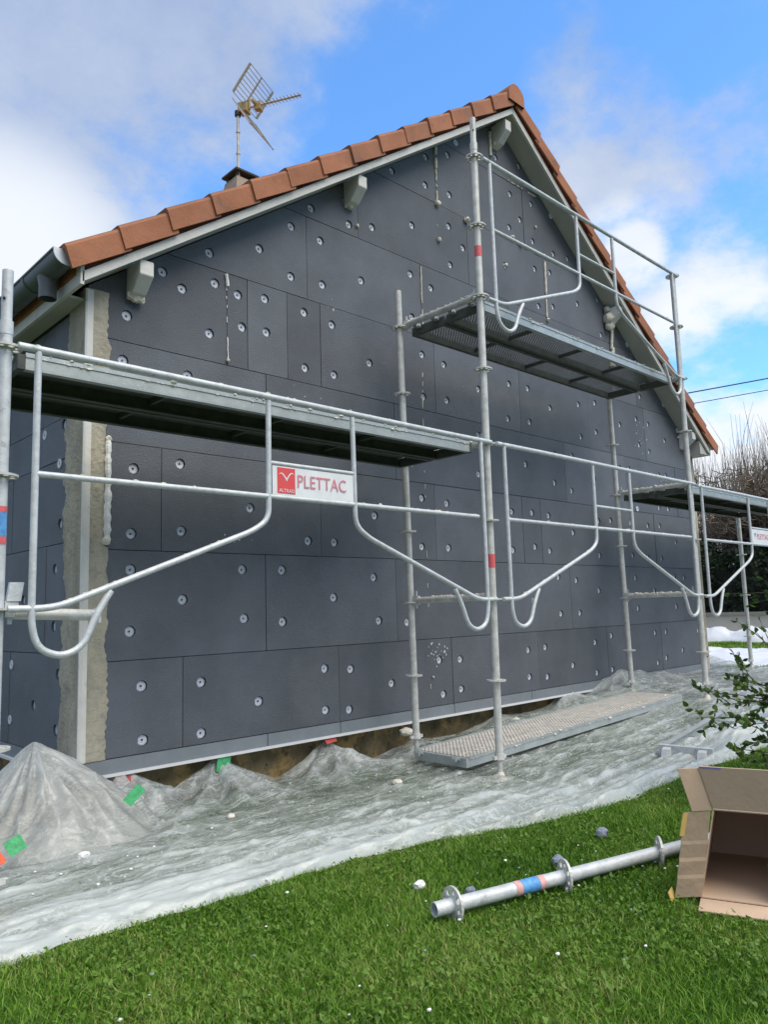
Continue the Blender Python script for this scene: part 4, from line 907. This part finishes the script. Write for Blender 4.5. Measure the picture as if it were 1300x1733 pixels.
panelq('gusset',v_+Vector((.004,-.002,-.004)),Vector((-.060,.052,.0)),tf*1.0,'card')
panelq('bottom_flap',Z0-Vector((0,0,.006)),u_,Vector((-.10,-.036,-.004)),'card')
bm=nb(); obox(bm,v_+tf*.955+Vector((-.004,-.001,.004)),u_*.32,tf*.035,Vector((-.001,-.0005,0))); fin('printed_line',bm,'tape_purple',CB)
bm=nb(); obox(bm,fl+v_*.70+Vector((-.010,.008,0)),Vector((.012,-.010,.0)),v_*.26,Vector((0,0.003,0))); fin('packing_tape',bm,'tape_yellow',CB); bm=nb(); obox(bm,fl+Vector((-.022,.0,-.012)),(.03,.0,.012),(0,.01,.03),(0,.003,0)); fin('packing_tape',bm,'tape_yellow',CB)
# ------------------------------------------------------------------ foam litter
LIT=[(-1.704,-.913,.022,'whitefoam','foam_piece','white broken piece of foam on the grass behind the loose pole','w'),
 (-1.147,-1.154,.026,'greychunk','polystyrene_chunk','grey polystyrene chunk on the grass nearest above the loose pole','g'),
 (-.702,-1.092,.030,'greychunk','polystyrene_chunk','flat pale grey polystyrene chunk on the grass left of the box','g'),
 (-1.622,-1.095,.020,'greychunk','polystyrene_chunk','small dark grey polystyrene chunk half sunk in the grass','g')]
for k,(x,y,r,m_,nm,lb,t) in enumerate(LIT):
    bm=nb(); blobm(bm,(0,0,0),r,k*3+1,2,(1.2,.8,.8)); o=fin(nm,bm,m_,None); o.location=(x,y,G(x,y)+r*.9+.008); tag(o,lb,'foam piece')
LIT2=[(-.59,.33,.026,'cream foam lump lying on the sheeting left of the middle pole'),(-2.428,.42,.022,'white foam scrap on the sheeting below the wrapped heap'),(-1.659,.458,.020,'small white foam scrap on the sheeting left of the middle of the wall'),(.12,.95,.045,'cream foam lump at the wall base beside the inner pole'),(1.35,.9,.03,'cream foam lump on the sheeting behind the lying deck')]
for k,(x,y,r,lb) in enumerate(LIT2):
    bm=nb(); blobm(bm,(0,0,0),r,k*5+2,2,(1.2,.9,.7)); o=fin('foam_lump',bm,'foam' if k!=1 else 'whitefoam',None); o.location=(x,y,G(x,y)+r*.5+(.03 if k!=3 else .15)); tag(o,lb,'foam piece')
# tiny crumbs strewn about
bm=nb()
for k in range(420):
    x=random.uniform(-3.3,2.0); y=random.uniform(-1.9,.9); r=random.uniform(.0025,.007)
    on=y>edge_y(x)
    if not on and random.random()<.45: continue
    res=bmesh.ops.create_icosphere(bm,subdivisions=1,radius=r)
    for v in res['verts']: v.co=Vector((x+v.co.x*1.3,y+v.co.y,G(x,y)+(.034 if on else .026)+v.co.z*.7))
    mi=0 if random.random()<.75 else 1
    for v in res['verts']:
        for f in v.link_faces: f.material_index=mi
o=fin('foam_crumbs',bm,['whitefoam','greychunk']); tag(o,'countless tiny white and grey foam crumbs scattered over sheeting and grass','crumbs',kind='stuff')
# ------------------------------------------------------------------ grass
def grass(name,x0,x1,y0,y1,n,hmin,hmax,w,keep,seed,mt='grass',hole=None):
    rg_=np.random.default_rng(seed); x=rg_.uniform(x0,x1,n); y=rg_.uniform(y0,y1,n); k=keep(x,y); x=x[k];y=y[k]; n=len(x)
    z=np.array([G(a,b) for a,b in zip(x,y)]) if n<400000 else Gn(x)
    pat=np.array([noise.noise(Vector((a*1.7,b*1.7,8))) for a,b in zip(x,y)])
    h=rg_.uniform(hmin,hmax,n)*(1+.55*pat); th=rg_.uniform(0,2*np.pi,n); lean=rg_.uniform(.2,1.25,n)*h; la=rg_.uniform(0,2*np.pi,n); ww=w*rg_.uniform(.6,1.3,n)
    dx,dy=np.cos(th)*ww,np.sin(th)*ww; lx,ly=np.cos(la)*lean,np.sin(la)*lean
    P=np.zeros((n,5,3))
    P[:,0]=np.stack([x-dx,y-dy,z-.004],-1); P[:,1]=np.stack([x+dx,y+dy,z-.004],-1)
    P[:,2]=np.stack([x-dx*.8+lx*.35,y-dy*.8+ly*.35,z+h*.6],-1); P[:,3]=np.stack([x+dx*.8+lx*.35,y+dy*.8+ly*.35,z+h*.6],-1)
    P[:,4]=np.stack([x+lx,y+ly,z+h*.95],-1)
    b=np.arange(n)*5; return npmesh(name,P.reshape(-1,3),[np.stack([b,b+1,b+3,b+2],-1),np.stack([b+2,b+3,b+4],-1)],mt)
ex=np.array(EX); ey=np.array(EY)
def keepf(x,y): 
    e=np.interp(x,ex,ey); d=np.array([x-BX.x,y-BX.y]); det=w_.x*u_.y-w_.y*u_.x; a=(d[0]*u_.y-d[1]*u_.x)/det; b=(w_.x*d[1]-w_.y*d[0])/det
    return (y<e+.02)&~((a>-.24)&(a<1.03)&(b>-.04)&(b<1.04))
def near(x,y):
    d=np.hypot(x-CAMP.x,y-CAMP.y); a=np.arctan2(y-CAMP.y,x-CAMP.x); return keepf(x,y)&(d>1.2)&(d<7)&(np.abs(a-YAW)<.66)&(rng.random(len(x))<np.clip(2.6/d,.25,1))
go=grass('lawn_grass',-3.8,3.4,-3.6,.2,900000,.012,.034,.0016,near,3); tag(go,'short green lawn grass in the foreground','grass',kind='stuff')
go=grass('lawn_grass',3.0,13.0,-4.0,7.0,120000,.03,.06,.006,lambda x,y:(x>5.6)|(y<np.interp(x,ex,ey)),4); tag(go,'strip of bright lawn grass behind the scaffolding up to the garden wall','grass',kind='stuff')
go=grass('covered_grass',-3.5,3.0,-1.1,1.05,200000,.004,.012,.004,lambda x,y:y>np.interp(x,ex,ey)+.02,5,'coveredgrass'); tag(go,'flattened grass seen through the plastic sheeting','grass',kind='stuff')
# clover / small round leaves in the lawn
def clover(n,seed):
    rg_=np.random.default_rng(seed); x=rg_.uniform(-3.8,2.6,n); y=rg_.uniform(-3.6,.2,n); k=near(x,y); x=x[k];y=y[k]
    pat=np.array([noise.noise(Vector((a*2.3,b*2.3,18))) for a,b in zip(x,y)]); k=((pat+rg_.normal(0,.18,len(x)))>-.10)&(y<np.interp(x,ex,ey)-.03); x=x[k];y=y[k]; n=len(x)
    z=np.array([G(a,b) for a,b in zip(x,y)])+rg_.uniform(.012,.038,n); vs=[];t0=rg_.uniform(0,6.28,n); r=rg_.uniform(.002,.0044,n)
    tl=rg_.normal(0,.55,(n,2))
    for l in range(3):
        a=t0+l*2.094; cx_=x+np.cos(a)*r; cy_=y+np.sin(a)*r
        for q in range(6):
            b=a+q*1.047; px_=np.cos(b)*r; py_=np.sin(b)*r*1.0
            X_=cx_+px_; Y_=cy_+py_; vs.append(np.stack([X_,Y_,z+(X_-x)*tl[:,0]+(Y_-y)*tl[:,1]],-1))
    P=np.stack(vs,1); b=np.arange(n)*18; F=np.concatenate([np.stack([b+6*l+q for q in range(6)],-1) for l in range(3)])
    return npmesh('clover_leaves',P.reshape(-1,3),F,'clover')
go=clover(85000,9); tag(go,'small round clover leaves growing among the lawn grass','clover',kind='stuff')
# ------------------------------------------------------------------ shrub at the right edge
SH=empty('leafy_shrub',(.72,-1.78,-.58),'green leafy shrub reaching in from the right edge above the cardboard box','shrub')
SO=Vector((.72,-1.78,-.58)); bt=nb(); LV=[];LF=[]
rs=random.Random(5)
def leaf(p,d,L,wd):
    d=d.normalized(); s=d.cross(Vector((rs.uniform(-1,1),rs.uniform(-1,1),rs.uniform(-.2,1)))).normalized(); n=d.cross(s)
    k=len(LV); pts=[(0,0,0),(.25,.38,.03),(.55,.5,.05),(.82,.3,.02),(1,0,-.04),(.82,-.3,.02),(.55,-.5,.05),(.25,-.38,.03)]
    for a,b,c in pts: LV.append(tuple(p+d*(a*L)+s*(b*wd)+n*(c*L*2)))
    LF.append([k+i for i in range(8)])
def twig(p,d,L,r,lvl):
    n=max(3,int(L/.06)); pts=[p.copy()]; q=p.copy(); dd=d.normalized()
    for i in range(n):
        dd=(dd+Vector((rs.gauss(0,.13),rs.gauss(0,.13),rs.gauss(0,.10)-.02))).normalized(); q=q+dd*(L/n); pts.append(q.copy())
        if lvl<2 and i>0 and rs.random()<.62: twig(q,(dd+Vector((rs.gauss(0,.7),rs.gauss(0,.7),rs.gauss(.05,.5)))),L*rs.uniform(.35,.55),r*.6,lvl+1)
        if lvl>=1 or i>n*.4:
            for _ in range(rs.choice((2,2,3))): leaf(q,(dd+Vector((rs.gauss(0,.8),rs.gauss(0,.8),rs.gauss(0,.6)))),rs.uniform(.026,.048),rs.uniform(.016,.028))
    tube(bt,pts,[r*(1-.7*i/n) for i in range(n+1)],5)
for k in range(26):
    tgt=Vector((rs.uniform(.09,.80),rs.uniform(-1.78,-1.28),rs.uniform(-.30,.16))); st=SO+Vector((rs.uniform(-.05,.05),rs.uniform(-.05,.05),.02))
    mid=st.lerp(tgt,.5)+Vector((0,0,.10)); tube(bt,[st,mid],[.009,.006],6); twig(mid,tgt-mid,(tgt-mid).length*1.05,.006,0)
for k in range(7):
    tgt=Vector((rs.uniform(.5,1.3),rs.uniform(-2.1,-1.5),rs.uniform(-.2,.3))); twig(SO+Vector((0,0,.05)),tgt-SO,(tgt-SO).length,.008,0)
bmesh.ops.translate(bt,verts=bt.verts,vec=-SO); fin('stems',bt,'bark',SH,True)
me=bpy.data.meshes.new('foliage'); me.from_pydata([tuple(Vector(v)-SO) for v in LV],[],LF); o=link('foliage',me,SH); addmats(o,'shrubleaf')
# ------------------------------------------------------------------ garden wall, hedge, trees
GW=empty('garden_wall',(12.4,2,-.4),'low rendered garden wall with grey coping in front of the dark hedge','garden wall')
bm=nb(); box(bm,-.1,.1,-14,16,-.1,.52); fin('wall',bm,'concrete',GW)
bm=nb(); box(bm,-.14,.14,-14,16,.523,.585); fin('coping',bm,'coping',GW)
# white sheeting crumpled at the wall foot and on the lawn
def crumple(name,x0,x1,y0,y1,hh,label,seed,nx=110,ny=30,m='sheetwhite',freq=2.2):
    V=[]
    for a in range(nx):
        for b in range(ny):
            s=a/(nx-1);t=b/(ny-1); x=x0+(x1-x0)*t; y=y0+(y1-y0)*s
            env=math.sin(math.pi*t)**.7*math.sin(math.pi*s)**.2
            h=hh*env*(.45+.8*abs(noise.noise(Vector((y*freq*.5,seed,t)))) +.35*ridged(x,y,freq,seed,4))
            V.append((x+.15*noise.noise(Vector((y*1.3,s,seed))),y,G(x,y)+.02+max(0,h)))
    i_=np.arange(nx-1)[:,None]*ny+np.arange(ny-1)[None,:]; i_=i_.ravel()
    o=npmesh(name,np.array(V),np.stack([i_,i_+ny,i_+ny+1,i_+1],-1),m,smooth=True); return tag(o,label,'plastic sheet')
crumple('crumpled_sheet',11.6,12.28,-3,7.5,.34,'white plastic sheeting bunched along the foot of the garden wall',3,160,24)
crumple('crumpled_sheet',6.2,8.6,-1.2,2.6,.16,'white plastic sheet lying on the lawn behind the shrub',8,90,60,freq=1.6)
# hedge
def leafcloud(name,cfn,n,size,m,parent,seed,asp=.6):
    rg_=np.random.default_rng(seed); C=cfn(rg_,n); n=len(C); a=rg_.normal(size=(n,3)); a/=np.linalg.norm(a,axis=1)[:,None]; b=rg_.normal(size=(n,3)); b-=a*(a*b).sum(1)[:,None]; b/=np.linalg.norm(b,axis=1)[:,None]
    s=(size*rg_.uniform(.6,1.4,n))[:,None]; P=np.stack([C-a*s,C+b*s*asp,C+a*s,C-b*s*asp],1); k=np.arange(n)*4
    return npmesh(name,P.reshape(-1,3),np.stack([k,k+1,k+2,k+3],-1),m,parent)
HG=empty('evergreen_hedge',(13.3,2,-.4),'dense dark green hedge growing right behind the low garden wall','hedge')
def hc1(r,n):
    y=r.uniform(-12,14,n); top=1.95+.25*np.sin(y*1.7)+.2*np.sin(y*4.1+1); z=top*r.random(n)**.8; x=(r.random(n)**.5*np.sign(r.random(n)-.5)*.55)*(1+.15*np.sin(y*5+z*4)); return np.stack([x,y-2,z],-1)
leafcloud('foliage',hc1,60000,.055,'hedge',HG,3)
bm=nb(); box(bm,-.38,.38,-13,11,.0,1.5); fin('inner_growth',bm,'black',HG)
# bare trees
def bare_tree(x,y,h,seed,label,spread=1.0):
    rr=random.Random(seed); z=G(x,y); T=empty('bare_tree',(x,y,z),label,'tree','leafless trees beyond the garden wall'); bt=nb(); tw=nb()
    tube(bt,[(0,0,-.1),(.03,.02,h*.16),(.0,.05,h*.3)],[.13,.10,.085],8)
    def br(p,d,L,r,lv):
        n=4; pts=[p.copy()]; q=p.copy(); dd=d.normalized()
        for i in range(n):
            dd=(dd+Vector((rr.gauss(0,.26),rr.gauss(0,.26),rr.gauss(0,.20)))).normalized(); q=q+dd*(L/n); pts.append(q.copy())
            if lv<3 and i>=1:
                for _ in range(2 if lv>0 else 2): br(q,(dd*.6+Vector((rr.gauss(0,.8),rr.gauss(0,.8),rr.gauss(.05,.6)))),L*rr.uniform(.45,.65),r*.55,lv+1)
        if lv>=1 and rr.random()<.30:      # upright water shoots
            for _ in range(2): 
                l=rr.uniform(.5,1.5); s=Vector((rr.gauss(0,.12),rr.gauss(0,.12),1)); tube(tw,[q,q+s*l*.5+Vector((rr.gauss(0,.05),rr.gauss(0,.05),0)),q+s*l],[.006,.0045,.002],4,False)
        tube(bt if lv==0 else tw,pts,[max(.011,r*(1-.55*i/n)) for i in range(n+1)],6 if lv==0 else 4,False)
    for k in range(9):
        a=rr.uniform(0,6.28); br(Vector((0,0.04,h*rr.uniform(.16,.3))),Vector((math.cos(a)*spread,math.sin(a)*spread,rr.uniform(.5,1.6))),h*rr.uniform(.25,.38),.05,0)
    fin('trunk',bt,'bark',T,True); fin('crown',tw,'twig',T,True); return T
for k,(x,y,h,lb) in enumerate([(15.2,4.1,5.2,'leafless pollarded tree just right of the far roof end, beyond the hedge'),(16.2,3.2,5.8,'leafless tree with upright shoots, its trunk nearest the right edge of the photo'),(14.6,2.3,5.0,'leafless tree cut by the right edge of the photo'),(17.6,5.9,6.0,'leafless tree partly hidden behind the far roof corner')]):
    bare_tree(x,y,h,11+k,lb)
# brown brush hedge behind
BH=empty('bare_hedge',(14.6,2,-.4),'brown leafless brushwood hedge rising above the evergreen hedge','hedge')
rg_=np.random.default_rng(5); n=26000; yy=rg_.uniform(-12,14,n); zz=rg_.random(n)**1.2*2.75*(1+.15*np.sin(yy*2.3)+.1*np.sin(yy*6.1)); xx=rg_.normal(0,.32,n)
C=np.stack([xx,yy-2,zz],-1); d=rg_.normal(0,.6,(n,3)); d[:,2]+=.45; d*=(rg_.uniform(.12,.30,n)/np.linalg.norm(d,axis=1))[:,None]; s=np.cross(d,rg_.normal(size=(n,3))); s*=.006/np.linalg.norm(s,axis=1)[:,None]
P=np.stack([C-d-s,C-d+s,C+d+s*.4,C+d-s*.4],1); k=np.arange(n)*4; npmesh('brushwood',P.reshape(-1,3),np.stack([k,k+1,k+2,k+3],-1),'twig',BH)
# power lines
for nm,(a,b),r,lb in (('power_cable',((8.0,20.0,4.9),(40.0,-12.4,12.1)),.022,'upper dark power cable crossing the sky at the right'),('power_cable',((8.0,20.0,4.6),(40.0,-12.4,11.6)),.014,'lower thinner power cable crossing the sky at the right')):
    A,B=Vector(a),Vector(b)
    bm=nb(); tube(bm,[A.lerp(B,t/30)-Vector((0,0,.5*math.sin(math.pi*t/30))) for t in range(31)],r,6); o=fin(nm,bm,'cable',None,True,origin=A); tag(o,lb,'cable')
